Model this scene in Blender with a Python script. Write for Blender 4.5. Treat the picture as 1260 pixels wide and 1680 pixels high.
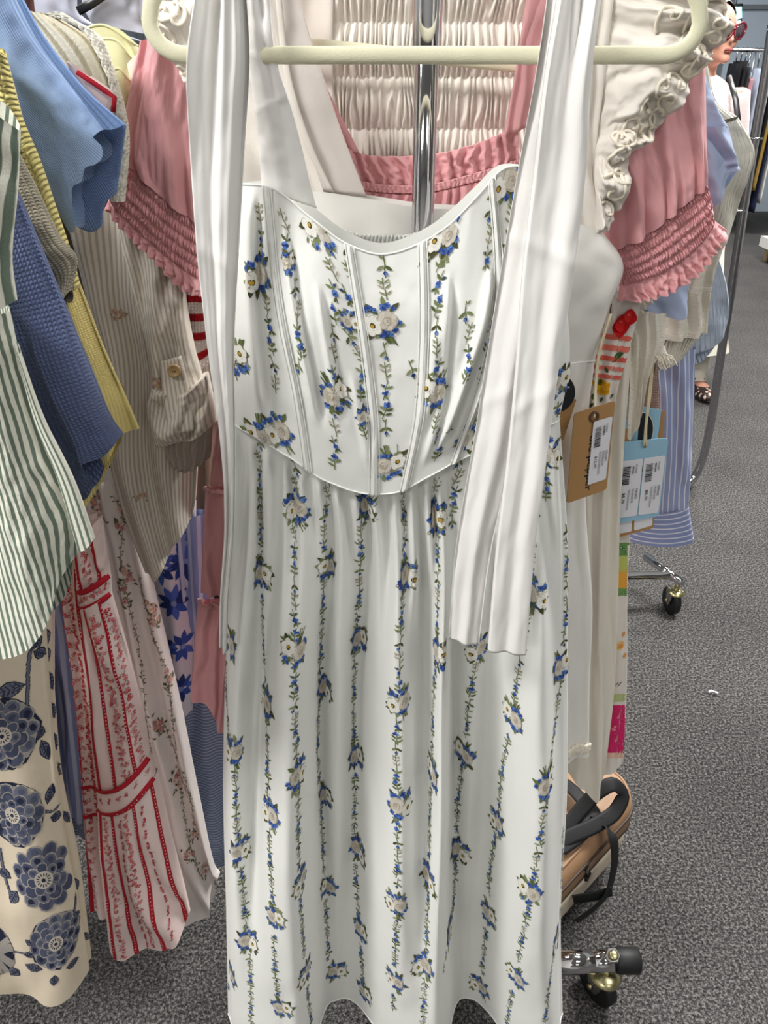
import bpy, bmesh, math, random
import numpy as np
from mathutils import Vector, Matrix
from mathutils.bvhtree import BVHTree

random.seed(7)
for _o in list(bpy.data.objects):
    bpy.data.objects.remove(_o)
SC = bpy.context.scene
COL = SC.collection

# ------------------------------------------------------------------ camera
PITCH = math.radians(30.0); CAMH = 1.41; F = 1260.0
CP, SP = math.cos(PITCH), math.sin(PITCH)
cam_d = bpy.data.cameras.new('camera'); cam = bpy.data.objects.new('camera', cam_d); COL.objects.link(cam)
cam.location = (0, 0, CAMH); cam.rotation_euler = (math.pi / 2 - PITCH, 0, 0)
cam_d.sensor_fit = 'HORIZONTAL'; cam_d.sensor_width = 36.0; cam_d.lens = 36.0
cam_d.clip_start = 0.02; cam_d.clip_end = 60
SC.camera = cam

# ------------------------------------------------------------------ world, lamps, exposure
wd = bpy.data.worlds.new('world'); SC.world = wd; wd.use_nodes = True
wd.node_tree.nodes['Background'].inputs[0].default_value = (0.85, 0.9, 1.0, 1)
wd.node_tree.nodes['Background'].inputs[1].default_value = 0.25
vs = SC.view_settings
vs.view_transform = 'Standard'; vs.look = 'None'; vs.gamma = 1.0; vs.use_curve_mapping = False
vs.exposure = 0.0
SC.display_settings.display_device = 'sRGB'
LIGHT_W = 35.5
def lamp(x, y, z, sx, sy, w, col=(1.0, 0.985, 0.955)):
    ld = bpy.data.lights.new('ceiling_lamp', 'AREA'); ld.shape = 'RECTANGLE'; ld.size = sx; ld.size_y = sy
    ld.energy = w; ld.color = col
    o = bpy.data.objects.new('ceiling_lamp', ld); COL.objects.link(o); o.location = (x, y, z)
    return o
LAMPS = [(-1.7, -0.35, 3.3), (1.5, -0.35, 0.7), (-1.7, 2.0, 1.2), (1.5, 2.0, 3.8), (-1.7, 4.4, 1.2), (2.3, 4.2, 3.2), (2.3, 7.0, 3.0), (-1.7, -2.7, 1.4), (1.5, -2.7, 0.7)]
for (x, y, w) in LAMPS:
    lamp(x, y, 2.98, 1.2, 0.6, LIGHT_W * w)

# ------------------------------------------------------------------ helpers: pixels and places
def lin(c):
    c = np.asarray(c, float) / 255.0
    return tuple(np.where(c <= 0.04045, c / 12.92, ((c + 0.055) / 1.055) ** 2.4))
def W(px, py, d):
    u = (px - 630.0) / F; v = (840.0 - py) / F; k = d / (CP + v * SP)
    return np.array([u * k, d, CAMH + k * (-SP + v * CP)])
def Wz(px, py, z):
    u = (px - 630.0) / F; v = (840.0 - py) / F; k = (CAMH - z) / (SP - v * CP)
    return np.array([u * k, k * (CP + v * SP), z])
def ray(px, py):
    u = (px - 630.0) / F; v = (840.0 - py) / F
    return Vector((u, CP + v * SP, -SP + v * CP)).normalized()

def _h(ix, iy, seed):
    n = (ix.astype(np.int64) * 374761393 + iy.astype(np.int64) * 668265263 + seed * 1274126177) & 0xffffffff
    n = ((n ^ (n >> 13)) * 1274126177) & 0xffffffff
    return ((n ^ (n >> 16)) & 0xffff) / 65535.0
def vn(x, y, seed=0):
    x = np.asarray(x, float); y = np.asarray(y, float)
    ix = np.floor(x); iy = np.floor(y); fx = x - ix; fy = y - iy
    fx = fx * fx * fx * (fx * (fx * 6 - 15) + 10); fy = fy * fy * fy * (fy * (fy * 6 - 15) + 10)
    a = _h(ix, iy, seed); b = _h(ix + 1, iy, seed); c = _h(ix, iy + 1, seed); d = _h(ix + 1, iy + 1, seed)
    return (a + (b - a) * fx) * (1 - fy) + (c + (d - c) * fx) * fy - 0.5
def fbm(x, y, seed=0, o=3):
    r = 0; a = 1.0
    for i in range(o):
        r = r + a * vn(x * 2 ** i, y * 2 ** i, seed + i * 17); a *= 0.5
    return r
def smooth(a, b, x):
    t = np.clip((np.asarray(x, float) - a) / (b - a), 0, 1); return t * t * (3 - 2 * t)
def curve1(pts):
    xs = np.array([p[0] for p in pts], float); ys = np.array([p[1] for p in pts], float)
    m = np.gradient(ys, xs)
    def f(x):
        x = np.clip(np.asarray(x, float), xs[0], xs[-1]); i = np.clip(np.searchsorted(xs, x, 'right') - 1, 0, len(xs) - 2)
        h = xs[i + 1] - xs[i]; t = (x - xs[i]) / h
        return ((2 * t**3 - 3 * t**2 + 1) * ys[i] + (t**3 - 2 * t**2 + t) * h * m[i] + (-2 * t**3 + 3 * t**2) * ys[i + 1] + (t**3 - t**2) * h * m[i + 1])
    return f
def resample(pts, s, smoothc=True):
    """points (n,k) sampled at arclength fractions s"""
    p = np.asarray(pts, float)
    if len(p) == 1: return np.repeat(p, len(s), 0)
    dl = np.linalg.norm(np.diff(p[:, :2], axis=0), axis=1); cum = np.concatenate([[0], np.cumsum(dl)]); cum /= cum[-1]
    if smoothc and len(p) > 2:
        return np.stack([curve1(list(zip(cum, p[:, j])))(s) for j in range(p.shape[1])], 1)
    return np.stack([np.interp(s, cum, p[:, j]) for j in range(p.shape[1])], 1)

# ------------------------------------------------------------------ helpers: things
def thing(name, label, cat, loc=(0, 0, 0), group=None):
    o = bpy.data.objects.new(name, None); COL.objects.link(o); o.location = loc
    o.empty_display_size = 0.05
    o['label'] = label; o['category'] = cat
    if group: o['group'] = group
    return o
def tag(o, label, cat, group=None):
    o['label'] = label; o['category'] = cat
    if group: o['group'] = group
    return o
def origin_of(o):
    v = Vector((0, 0, 0))
    while o is not None:
        v += o.location; o = o.parent
    return v
def mk(name, V, Fc, mat, parent=None, uv=None, col=None, smoothf=True, loc=None, label=None):
    V = np.asarray(V, float)
    if parent is not None:
        base = np.array(origin_of(parent)); own = np.zeros(3)
    else:
        own = np.array(loc if loc is not None else (V[:, 0].mean(), V[:, 1].mean(), V[:, 2].min())); base = own
    me = bpy.data.meshes.new(name)
    me.from_pydata((V - base).tolist(), [], [tuple(int(i) for i in f) for f in Fc])
    if uv is not None:
        ul = me.uv_layers.new(name='UVMap')
        idx = np.zeros(len(me.loops), np.int32); me.loops.foreach_get('vertex_index', idx)
        ul.data.foreach_set('uv', np.asarray(uv, np.float32)[idx].ravel())
    if col is not None:
        ca = me.color_attributes.new('Col', 'FLOAT_COLOR', 'POINT')
        c4 = np.ones((len(V), 4), np.float32); c4[:, :3] = col
        ca.data.foreach_set('color', c4.ravel())
    if smoothf:
        me.polygons.foreach_set('use_smooth', np.ones(len(me.polygons), bool))
    me.materials.append(mat); me.update()
    o = bpy.data.objects.new(name, me); COL.objects.link(o)
    if parent is not None: o.parent = parent
    else: o.location = own
    if label: o['label'] = label
    return o
def structure(o):
    o['kind'] = 'structure'; return o
def box_vf(x0, x1, y0, y1, z0, z1):
    V = [(x0, y0, z0), (x1, y0, z0), (x1, y1, z0), (x0, y1, z0), (x0, y0, z1), (x1, y0, z1), (x1, y1, z1), (x0, y1, z1)]
    return V, [(0, 3, 2, 1), (4, 5, 6, 7), (0, 1, 5, 4), (1, 2, 6, 5), (2, 3, 7, 6), (3, 0, 4, 7)]
def bevel_obj(o, w=0.004, seg=2):
    m = o.modifiers.new('bevel', 'BEVEL'); m.width = w; m.segments = seg; m.limit_method = 'ANGLE'; return o
def tube_vf(path, r, seg=12, closed=False, flat=None, cap=True, up=None):
    """tube along path; flat=(a,b) scales the section; r may be a list"""
    p = np.asarray(path, float); n = len(p); rr = np.full(n, r) if np.isscalar(r) else np.asarray(r, float)
    if closed: tg = np.roll(p, -1, 0) - np.roll(p, 1, 0)
    else: tg = np.gradient(p, axis=0)
    tg /= np.linalg.norm(tg, axis=1)[:, None] + 1e-12
    a = np.array(up if up is not None else (0.0, 1.0, 0.0)); V = []
    for i in range(n):
        x = a - tg[i] * a.dot(tg[i])
        if np.linalg.norm(x) < 1e-3:
            x = np.array([1.0, 0.3, 0.2]); x = x - tg[i] * x.dot(tg[i])
        x /= np.linalg.norm(x); y = np.cross(tg[i], x)
        if up is None: a = x
        fa, fb = flat if flat else (1, 1)
        for j in range(seg):
            th = 2 * math.pi * j / seg
            V.append(p[i] + rr[i] * (fa * math.cos(th) * x + fb * math.sin(th) * y))
    Fc = []
    m = n if closed else n - 1
    for i in range(m):
        k = (i + 1) % n
        for j in range(seg):
            l = (j + 1) % seg
            Fc.append((i * seg + j, i * seg + l, k * seg + l, k * seg + j))
    if cap and not closed:
        Fc.append(tuple(range(seg - 1, -1, -1))); Fc.append(tuple((n - 1) * seg + j for j in range(seg)))
    return V, Fc
def join_vf(parts):
    V = []; Fc = []
    for v, f in parts:
        b = len(V); V.extend([tuple(x) for x in v]); Fc.extend([tuple(i + b for i in q) for q in f])
    return V, Fc
def spath(pts, n=40):
    return resample(np.asarray(pts, float)[:, :], np.linspace(0, 1, n))
def spath3(pts, n=40):
    p = np.asarray(pts, float)
    dl = np.linalg.norm(np.diff(p, axis=0), axis=1); cum = np.concatenate([[0], np.cumsum(dl)]); cum /= cum[-1]
    s = np.linspace(0, 1, n)
    return np.stack([curve1(list(zip(cum, p[:, j])))(s) if len(p) > 2 else np.interp(s, cum, p[:, j]) for j in range(3)], 1)
def lathe_vf(c, axis, prof, seg=24):
    """prof list of (dist along axis, radius)"""
    ax = np.array(axis, float); ax /= np.linalg.norm(ax)
    x = np.cross(ax, (0, 0, 1.0)); x = x if np.linalg.norm(x) > 1e-3 else np.array([1.0, 0, 0]); x /= np.linalg.norm(x); y = np.cross(ax, x)
    V = []; Fc = []
    for (h, r) in prof:
        for j in range(seg):
            th = 2 * math.pi * j / seg; V.append(np.array(c) + ax * h + r * (math.cos(th) * x + math.sin(th) * y))
    for i in range(len(prof) - 1):
        for j in range(seg):
            l = (j + 1) % seg; Fc.append((i * seg + j, i * seg + l, (i + 1) * seg + l, (i + 1) * seg + j))
    Fc.append(tuple(range(seg - 1, -1, -1))); Fc.append(tuple((len(prof) - 1) * seg + j for j in range(seg)))
    return V, Fc

# ------------------------------------------------------------------ helpers: materials
class NT:
    def __init__(s, name):
        s.m = bpy.data.materials.new(name); s.m.use_nodes = True; s.t = s.m.node_tree; s.b = s.t.nodes['Principled BSDF']
    def n(s, typ, **kw):
        o = s.t.nodes.new(typ)
        for k, v in kw.items():
            if k.startswith('i_'):
                key = k[2:]; key = int(key) if key.isdigit() else key
                o.inputs[key].default_value = v
            else: setattr(o, k, v)
        return o
    def l(s, a, b): s.t.links.new(a, b)
    def math(s, op, a, b=None, c=None):
        o = s.n('ShaderNodeMath', operation=op)
        for i, v in enumerate((a, b, c)):
            if v is None: continue
            if isinstance(v, (int, float)): o.inputs[i].default_value = v
            else: s.l(v, o.inputs[i])
        return o.outputs[0]
    def mix(s, fac, a, b):
        o = s.n('ShaderNodeMix', data_type='RGBA')
        for k, v in ((0, fac), (6, a), (7, b)):
            if isinstance(v, (int, float)): o.inputs[k].default_value = v
            elif isinstance(v, tuple): o.inputs[k].default_value = v if len(v) == 4 else (*v, 1)
            else: s.l(v, o.inputs[k])
        return o.outputs[2]
    def noise(s, vec, scale, detail=2.0, rough=0.5):
        o = s.n('ShaderNodeTexNoise'); o.inputs['Scale'].default_value = scale; o.inputs['Detail'].default_value = detail
        o.inputs['Roughness'].default_value = rough
        s.l(vec, o.inputs['Vector']); return o.outputs[0]
    def mapv(s, vec, sc):
        o = s.n('ShaderNodeMapping'); o.inputs['Scale'].default_value = sc; s.l(vec, o.inputs['Vector']); return o.outputs[0]
    def bump(s, h, strength, dist=0.001, prev=None):
        o = s.n('ShaderNodeBump'); o.inputs['Strength'].default_value = strength; o.inputs['Distance'].default_value = dist
        s.l(h, o.inputs['Height'])
        if prev is not None: s.l(prev, o.inputs['Normal'])
        return o.outputs[0]
def fabric(name, col, rough=0.85, spec=0.25, sheen=0.0, vary=0.06, bump='weave', bs=0.25, freq=300.0, vfreq=300.0,
           stripe=None, crinkle=0.0, trans=0.0, aniso=0.0):
    """stripe = (colour, per metre, duty, axis 'u'|'v', wobble)"""
    k = NT(name); b = k.b
    tc = k.n('ShaderNodeTexCoord'); uv = tc.outputs['UV']; ob = tc.outputs['Object']
    sx = k.n('ShaderNodeSeparateXYZ'); k.l(uv, sx.inputs[0]); u, v = sx.outputs[0], sx.outputs[1]
    base = lin(col); dark = tuple(c * (1 - vary) for c in base); light = tuple(min(1, c * (1 + vary)) for c in base)
    nz = k.noise(ob, 60, 3)
    c = k.mix(nz, dark, light)
    if stripe:
        sc, fr, duty, ax, wob = stripe
        t = u if ax == 'u' else v
        w = k.math('MULTIPLY_ADD', k.noise(k.mapv(uv, (40, 40, 1)), 1.0, 2), wob / fr, t)
        q = k.math('FRACT', k.math('MULTIPLY', w, fr))
        tri = k.math('ABSOLUTE', k.math('SUBTRACT', q, 0.5))
        ms = k.n('ShaderNodeMapRange'); ms.inputs['From Min'].default_value = duty / 2 + 0.035; ms.inputs['From Max'].default_value = duty / 2 - 0.035
        k.l(tri, ms.inputs['Value'])
        s2 = lin(sc); c = k.mix(ms.outputs[0], c, (*s2, 1))
    k.l(c, b.inputs['Base Color'])
    b.inputs['Roughness'].default_value = rough; b.inputs['Specular IOR Level'].default_value = spec
    if sheen: b.inputs['Sheen Weight'].default_value = sheen; b.inputs['Sheen Roughness'].default_value = 0.4
    if aniso: b.inputs['Anisotropic'].default_value = aniso
    prev = None
    if crinkle:
        prev = k.bump(k.noise(k.mapv(uv, (26, 7, 1)), 2.0, 4, 0.6), crinkle, 0.008)
    if bump == 'weave':
        prev = k.bump(k.noise(ob, 900, 2), bs, 0.0006, prev)
    elif bump == 'rib':
        s = k.math('SINE', k.math('MULTIPLY', u, freq * 6.2832))
        h = k.math('MULTIPLY_ADD', k.noise(ob, 500, 2), 0.5, s)
        prev = k.bump(h, bs, 0.0015, prev)
    elif bump == 'knit':
        s1 = k.math('ABSOLUTE', k.math('SINE', k.math('MULTIPLY', u, freq * 3.1416)))
        vv = k.math('ADD', k.math('MULTIPLY', v, vfreq * 3.1416), k.math('MULTIPLY', s1, 1.2))
        s2 = k.math('ABSOLUTE', k.math('SINE', vv))
        h = k.math('MULTIPLY', k.math('POWER', s1, 0.6), k.math('POWER', s2, 0.6))
        h = k.math('MULTIPLY_ADD', k.noise(ob, 300, 2), 0.4, h)
        prev = k.bump(h, bs, 0.003, prev)
    elif bump == 'slub':
        prev = k.bump(k.noise(k.mapv(uv, (freq, freq * 0.06, 1)), 1.0, 3, 0.6), bs, 0.002, prev)
    elif bump == 'vslub':
        prev = k.bump(k.noise(k.mapv(uv, (freq * 0.06, freq, 1)), 1.0, 3, 0.6), bs, 0.002, prev)
    if prev is not None: k.l(prev, b.inputs['Normal'])
    if trans:
        tr = k.n('ShaderNodeBsdfTranslucent'); k.l(c, tr.inputs[0])
        if prev is not None: k.l(prev, tr.inputs['Normal'])
        mx = k.n('ShaderNodeMixShader', i_0=trans); out = k.t.nodes['Material Output']
        k.l(b.outputs[0], mx.inputs[1]); k.l(tr.outputs[0], mx.inputs[2]); k.l(mx.outputs[0], out.inputs[0])
    return k.m
def plain(name, col, rough=0.5, metal=0.0, spec=0.5, emit=0.0, vary=0.03, nscale=40):
    k = NT(name); b = k.b; ob = k.n('ShaderNodeTexCoord').outputs['Object']
    base = lin(col); c = k.mix(k.noise(ob, nscale, 3), tuple(x * (1 - vary) for x in base), tuple(min(1, x * (1 + vary)) for x in base))
    k.l(c, b.inputs['Base Color']); b.inputs['Roughness'].default_value = rough; b.inputs['Metallic'].default_value = metal
    b.inputs['Specular IOR Level'].default_value = spec
    if emit:
        k.l(c, b.inputs['Emission Color']); b.inputs['Emission Strength'].default_value = emit
    return k.m
def print_mat(name='printed_ink', rough=0.85):
    k = NT(name); a = k.n('ShaderNodeVertexColor', layer_name='Col')
    ob = k.n('ShaderNodeTexCoord').outputs['Object']
    c = k.mix(k.noise(ob, 700, 2), (0.75, 0.75, 0.75), (1.15, 1.15, 1.15))
    mm = k.n('ShaderNodeMix', data_type='RGBA', blend_type='MULTIPLY'); mm.inputs[0].default_value = 1
    k.l(a.outputs[0], mm.inputs[6]); k.l(c, mm.inputs[7]); k.l(mm.outputs[2], k.b.inputs['Base Color'])
    k.b.inputs['Roughness'].default_value = rough; k.b.inputs['Specular IOR Level'].default_value = 0.2
    return k.m

# ------------------------------------------------------------------ helpers: cloth
TRI = {}
def grid(rows, nt, ns, tvals=None, uni=0.5, smooth_t=True, smooth_s=True):
    """rows: list of (pixel polyline, depth | list of depths). Returns S, T, P (nt,ns,3), width, length"""
    a = np.linspace(0, 1, ns); s = uni * a + (1 - uni) * (1 - np.cos(a * math.pi)) / 2
    R = []
    for pts, d in rows:
        p = np.asarray(pts, float)
        dd = np.full(len(p), d, float) if np.isscalar(d) else np.interp(np.linspace(0, 1, len(p)), np.linspace(0, 1, len(d)), d)
        q = resample(np.column_stack([p, dd]), s, smooth_s)
        R.append(np.array([W(*r) for r in q]))
    R = np.array(R)
    if tvals is None:
        seg = np.linalg.norm(np.diff(R, axis=0), axis=2).mean(1); tv = np.concatenate([[0], np.cumsum(seg)]); L = tv[-1]; tv = tv / L
    else:
        tv = np.array(tvals, float); L = np.linalg.norm(np.diff(R, axis=0), axis=2).mean(1).sum()
    t = np.linspace(0, 1, nt)
    if smooth_t and len(rows) > 2:
        P = np.stack([np.stack([curve1(list(zip(tv, R[:, i, j])))(t) for i in range(ns)], 1) for j in range(3)], 2)
    else:
        P = np.stack([np.stack([np.interp(t, tv, R[:, i, j]) for i in range(ns)], 1) for j in range(3)], 2)
    T, S = np.meshgrid(t, s, indexing='ij')
    wid = np.linalg.norm(np.diff(R, axis=1), axis=2).sum(1).mean()
    return S, T, P, wid, L
def cloth(name, rows, mat, parent=None, ns=40, nt=40, bulge=0.02, thick=0.02, fold=None, closed=True, follow=False, cap=False,
          fade=0.06, direction=(0, -1, 0), tvals=None, uvscale=1.0, uni=0.5, smooth_t=True, smooth_s=True, label=None, lateral=None, loc=None):
    """A hung piece of cloth: front sheet through the rows, back sheet behind it, joined at the sides (follow: one sheet with a thickness)."""
    S, T, P, wid, L = grid(rows, nt, ns, tvals, uni, smooth_t, smooth_s)
    D = np.array(direction, float); D /= np.linalg.norm(D)
    E = np.sqrt(np.clip(1 - (2 * S - 1) ** 2, 0, 1))
    ed = smooth(0, fade, S) * smooth(0, fade, 1 - S) if fade > 0 else 1.0
    f = fold(S, T, P) if fold is not None else 0 * S
    if follow: f = f * (1.0 if fade == 0 else ed)
    else: f = f * ed
    A = P + D * (bulge * E + f)[..., None]
    if lateral is not None: A = A + lateral(S, T)
    if follow:
        B = A - D * thick
    else:
        B = P - D * (thick * E)[..., None]
        if lateral is not None: B = B + lateral(S, T)
    n1 = nt * ns
    V = [A.reshape(-1, 3)]
    uv = [np.column_stack([S.ravel() * wid, T.ravel() * L]) * uvscale]
    Fc = []
    ii = np.arange(n1).reshape(nt, ns)
    q = np.stack([ii[:-1, :-1], ii[1:, :-1], ii[1:, 1:], ii[:-1, 1:]], -1).reshape(-1, 4); Fc += q.tolist()
    nfront = len(Fc)
    if closed:
        if follow:
            V.append(B.reshape(-1, 3)); uv.append(uv[0]); jj = ii + n1
        else:
            inner = B[:, 1:-1]; V.append(inner.reshape(-1, 3))
            uv.append(np.column_stack([S[:, 1:-1].ravel() * wid, T[:, 1:-1].ravel() * L]) * uvscale)
            jj = np.empty((nt, ns), int); jj[:, 1:-1] = np.arange(nt * (ns - 2)).reshape(nt, ns - 2) + n1
            jj[:, 0] = ii[:, 0]; jj[:, -1] = ii[:, -1]
        q = np.stack([jj[:-1, :-1], jj[:-1, 1:], jj[1:, 1:], jj[1:, :-1]], -1).reshape(-1, 4); Fc += q.tolist()
        if follow:
            for c, rev in ((0, False), (ns - 1, True)):
                qq = np.stack([ii[:-1, c], jj[:-1, c], jj[1:, c], ii[1:, c]], -1)
                Fc += (qq[:, ::-1] if rev else qq).tolist()
            for r, rev in ((0, True), (nt - 1, False)):
                qq = np.stack([ii[r, :-1], jj[r, :-1], jj[r, 1:], ii[r, 1:]], -1)
                Fc += (qq[:, ::-1] if rev else qq).tolist()
        elif cap:
            for r, rev in ((0, True), (nt - 1, False)):
                qq = np.stack([ii[r, 1:-2], jj[r, 1:-2], jj[r, 2:-1], ii[r, 2:-1]], -1)
                Fc += (qq[:, ::-1] if rev else qq).tolist()
    V = np.concatenate(V); uv = np.concatenate(uv)
    o = mk(name, V, Fc, mat, parent, uv=uv, label=label, loc=loc)
    TRI[o.name] = (A.reshape(-1, 3), Fc[:nfront], A, S, T)
    return o
def bvh_of(objs):
    V = []; Fc = []
    for o in objs:
        v, f = TRI[o.name][:2]; b = len(V); V.extend(v.tolist()); Fc.extend([[i + b for i in q] for q in f])
    return BVHTree.FromPolygons(V, Fc)
def surf_line(o, s_of_t, t0, t1, n=60, lift=0.001, D=(0, -1, 0)):
    """polyline lying on a cloth's front sheet at s = s_of_t(t)"""
    A, S, T = TRI[o.name][2:]
    out = []
    for t in np.linspace(t0, t1, n):
        fi = t * (A.shape[0] - 1); i = min(int(fi), A.shape[0] - 2); fr = fi - i
        r = A[i] * (1 - fr) + A[i + 1] * fr; s = s_of_t(t) if callable(s_of_t) else s_of_t
        out.append([np.interp(s, S[0], r[:, j]) for j in range(3)])
    return np.array(out) + np.array(D) * lift
def surf_row(o, t, s0=0.0, s1=1.0, n=80, lift=0.001, D=(0, -1, 0)):
    A, S, T = TRI[o.name][2:]
    fi = t * (A.shape[0] - 1); i = min(int(fi), A.shape[0] - 2); fr = fi - i
    r = A[i] * (1 - fr) + A[i + 1] * fr; s = np.linspace(s0, s1, n)
    return np.stack([np.interp(s, S[0], r[:, j]) for j in range(3)], 1) + np.array(D) * lift
def surf_strip(o, s_of_t, halfw, n=60, t0=0, t1=1, lift=0.0008, thick=0.0015):
    """narrow band (channel, trim) lying on the front sheet, running down it"""
    L = surf_line(o, lambda t: (s_of_t(t) if callable(s_of_t) else s_of_t) - halfw, t0, t1, n, lift)
    R = surf_line(o, lambda t: (s_of_t(t) if callable(s_of_t) else s_of_t) + halfw, t0, t1, n, lift)
    M = (L + R) / 2 + np.array([0, -thick, 0])
    V = np.concatenate([L, L * .8 + R * .2 + [0, -thick, 0], M, R * .8 + L * .2 + [0, -thick, 0], R]); Fc = []
    for c in range(4):
        for i in range(n - 1):
            Fc.append((c * n + i, c * n + i + 1, (c + 1) * n + i + 1, (c + 1) * n + i))
    return V, Fc

# ------------------------------------------------------------------ helpers: printed motifs
class Print:
    def __init__(s, objs):
        s.b = bvh_of(objs); s.V = []; s.F = []; s.C = []; A = s.A = TRI[objs[0].name][2]
        z = np.zeros
        s.cx = np.concatenate([z((A.shape[0], 1)), np.cumsum(np.linalg.norm(np.diff(A, axis=1), axis=2), 1)], 1)
        s.cy = np.concatenate([z((1, A.shape[1])), np.cumsum(np.linalg.norm(np.diff(A, axis=0), axis=2), 0)], 0)
        s.ri = np.arange(A.shape[0], dtype=float); s.rj = np.arange(A.shape[1], dtype=float)
        N = np.cross(np.gradient(A, axis=0), np.gradient(A, axis=1)); N /= np.linalg.norm(N, axis=2)[..., None] + 1e-12
        s.N = N if N[..., 1].mean() < 0 else -N
    def hit(s, px, py):
        h = s.b.ray_cast(Vector((0, 0, CAMH)), ray(px, py))
        if h[0] is None: return None
        n = h[1]
        if n.y > 0: n = -n
        return h[0], n
    def stamp(s, polys, c, n, up, sc=1.0, flipx=1, flipy=1, off=0.0005, sy=1.0, face=0):
        """wrap flat shapes onto the sheet, measuring along its rows and columns"""
        h = s.b.find_nearest(c)
        if h[2] is None: return
        nt, ns = s.A.shape[:2]; i, j = divmod(h[2], ns - 1); A = s.A
        ex = A[i, j + 1] - A[i, j]; ey = A[i + 1, j] - A[i, j]; r = np.array(c) - A[i, j]
        fi = i + float(np.clip(r.dot(ey) / (ey.dot(ey) + 1e-12), 0, 1)); fj = j + float(np.clip(r.dot(ex) / (ex.dot(ex) + 1e-12), 0, 1))
        X = ex / (np.linalg.norm(ex) + 1e-12); Y = -ey / (np.linalg.norm(ey) + 1e-12); u = np.array(up)
        th = math.atan2(-u.dot(X), u.dot(Y)) if abs(u.dot(X)) < 2.5 * abs(u.dot(Y)) else 0.0
        ct, st = math.cos(th), math.sin(th)
        jj = int(round(fj)); y0 = np.interp(fi, s.ri, s.cy[:, jj])
        if y0 < 0.004: return
        for pts, col, lay in polys:
            q = [(x * flipx * sc, y * flipy * sc * sy) for x, y in pts]
            cx = sum(p[0] for p in q) / len(q); cy = sum(p[1] for p in q) / len(q)
            b = len(s.V); ok = True; vs_ = []
            for (x, y) in [(cx, cy)] + q:
                x, y = x * ct - y * st, x * st + y * ct
                ya = y0 - y
                if ya < 0 or ya > s.cy[-1, jj]: ok = False; break
                gi = np.interp(ya, s.cy[:, jj], s.ri); i0 = min(int(gi), nt - 2); f = gi - i0
                row = s.cx[i0] * (1 - f) + s.cx[i0 + 1] * f
                xa = np.interp(fj, s.rj, row) + x
                if xa < 0 or xa > row[-1]: ok = False; break
                gj = np.interp(xa, row, s.rj); j0 = min(int(gj), ns - 2); g = gj - j0
                bl = lambda M_: (M_[i0, j0] * (1 - g) + M_[i0, j0 + 1] * g) * (1 - f) + (M_[i0 + 1, j0] * (1 - g) + M_[i0 + 1, j0 + 1] * g) * f
                nn = bl(s.N); nn = nn / (np.linalg.norm(nn) + 1e-12)
                vs_.append(bl(A) + nn * (off + 0.00012 * lay))
            if not ok: continue
            s.V.extend([tuple(v) for v in vs_]); s.C.extend([lin(col)] * len(vs_))
            m = len(q)
            for i_ in range(m): s.F.append((b, b + 1 + i_, b + 1 + (i_ + 1) % m))
    def at(s, polys, px, py, **kw):
        h = s.hit(px, py)
        if h is None: return False
        up = kw.pop('up', Vector((0, 0, 1)))
        s.stamp(polys, h[0], h[1], up, **kw); return True
    def trail(s, pxpts, step, maker, avoid=(), rad=0.0, sc=1.0, n=240, phase=0, syf=None):
        p = resample(np.asarray(pxpts, float), np.linspace(0, 1, n))
        hs = [s.hit(x, y) for x, y in p]
        acc = phase * step; prev = None; k = 0
        for i, h in enumerate(hs):
            if h is None: prev = None; continue
            if prev is not None:
                acc += min((h[0] - prev).length, 0.02)
                if acc >= step:
                    acc -= step; k += 1
                    if not any((p[i][0] - a[0]) ** 2 + (p[i][1] - a[1]) ** 2 < (a[2] if len(a) > 2 else rad) ** 2 for a in avoid):
                        j = min(i + 3, len(hs) - 1); i0 = max(i - 3, 0)
                        up = Vector((0, 0, 1))
                        if hs[j] and hs[i0]:
                            dlt = hs[i0][0] - hs[j][0]
                            if 1e-4 < dlt.length < 0.06: up = dlt.normalized()
                        s.stamp(maker(k), h[0], h[1], up, sc=sc, flipx=random.choice((1, -1)), sy=syf(p[i][1]) if syf else 1.0)
            prev = h[0]
    def done(s, name, mat, parent):
        if not s.V: return None
        o = mk(name, s.V, s.F, mat, parent, col=np.array(s.C), smoothf=True)
        return o
def lens(cx, cy, ang, ln, wd):
    c, s_ = math.cos(ang), math.sin(ang); pts = []
    for t, w in ((0, 0), (0.3, 0.8), (0.55, 1), (0.8, 0.6), (1, 0), (0.8, -0.6), (0.55, -1), (0.3, -0.8)):
        x = t * ln; y = w * wd / 2; pts.append((cx + x * c - y * s_, cy + x * s_ + y * c))
    return pts
def disc(cx, cy, r, n=8, jit=0.12, sx=1.0):
    a0 = random.random() * 6
    return [(cx + sx * r * (1 + random.uniform(-jit, jit)) * math.cos(a0 + 2 * math.pi * i / n), cy + r * (1 + random.uniform(-jit, jit)) * math.sin(a0 + 2 * math.pi * i / n)) for i in range(n)]
def seg2(x0, y0, x1, y1, w):
    dx, dy = x1 - x0, y1 - y0; L = math.hypot(dx, dy) + 1e-9; nx, ny = -dy / L * w / 2, dx / L * w / 2
    return [(x0 + nx, y0 + ny), (x0 - nx, y0 - ny), (x1 - nx, y1 - ny), (x1 + nx, y1 + ny)]
def mm(polys): return [([(x * 0.001, y * 0.001) for x, y in p], c, l) for p, c, l in polys]
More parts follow.
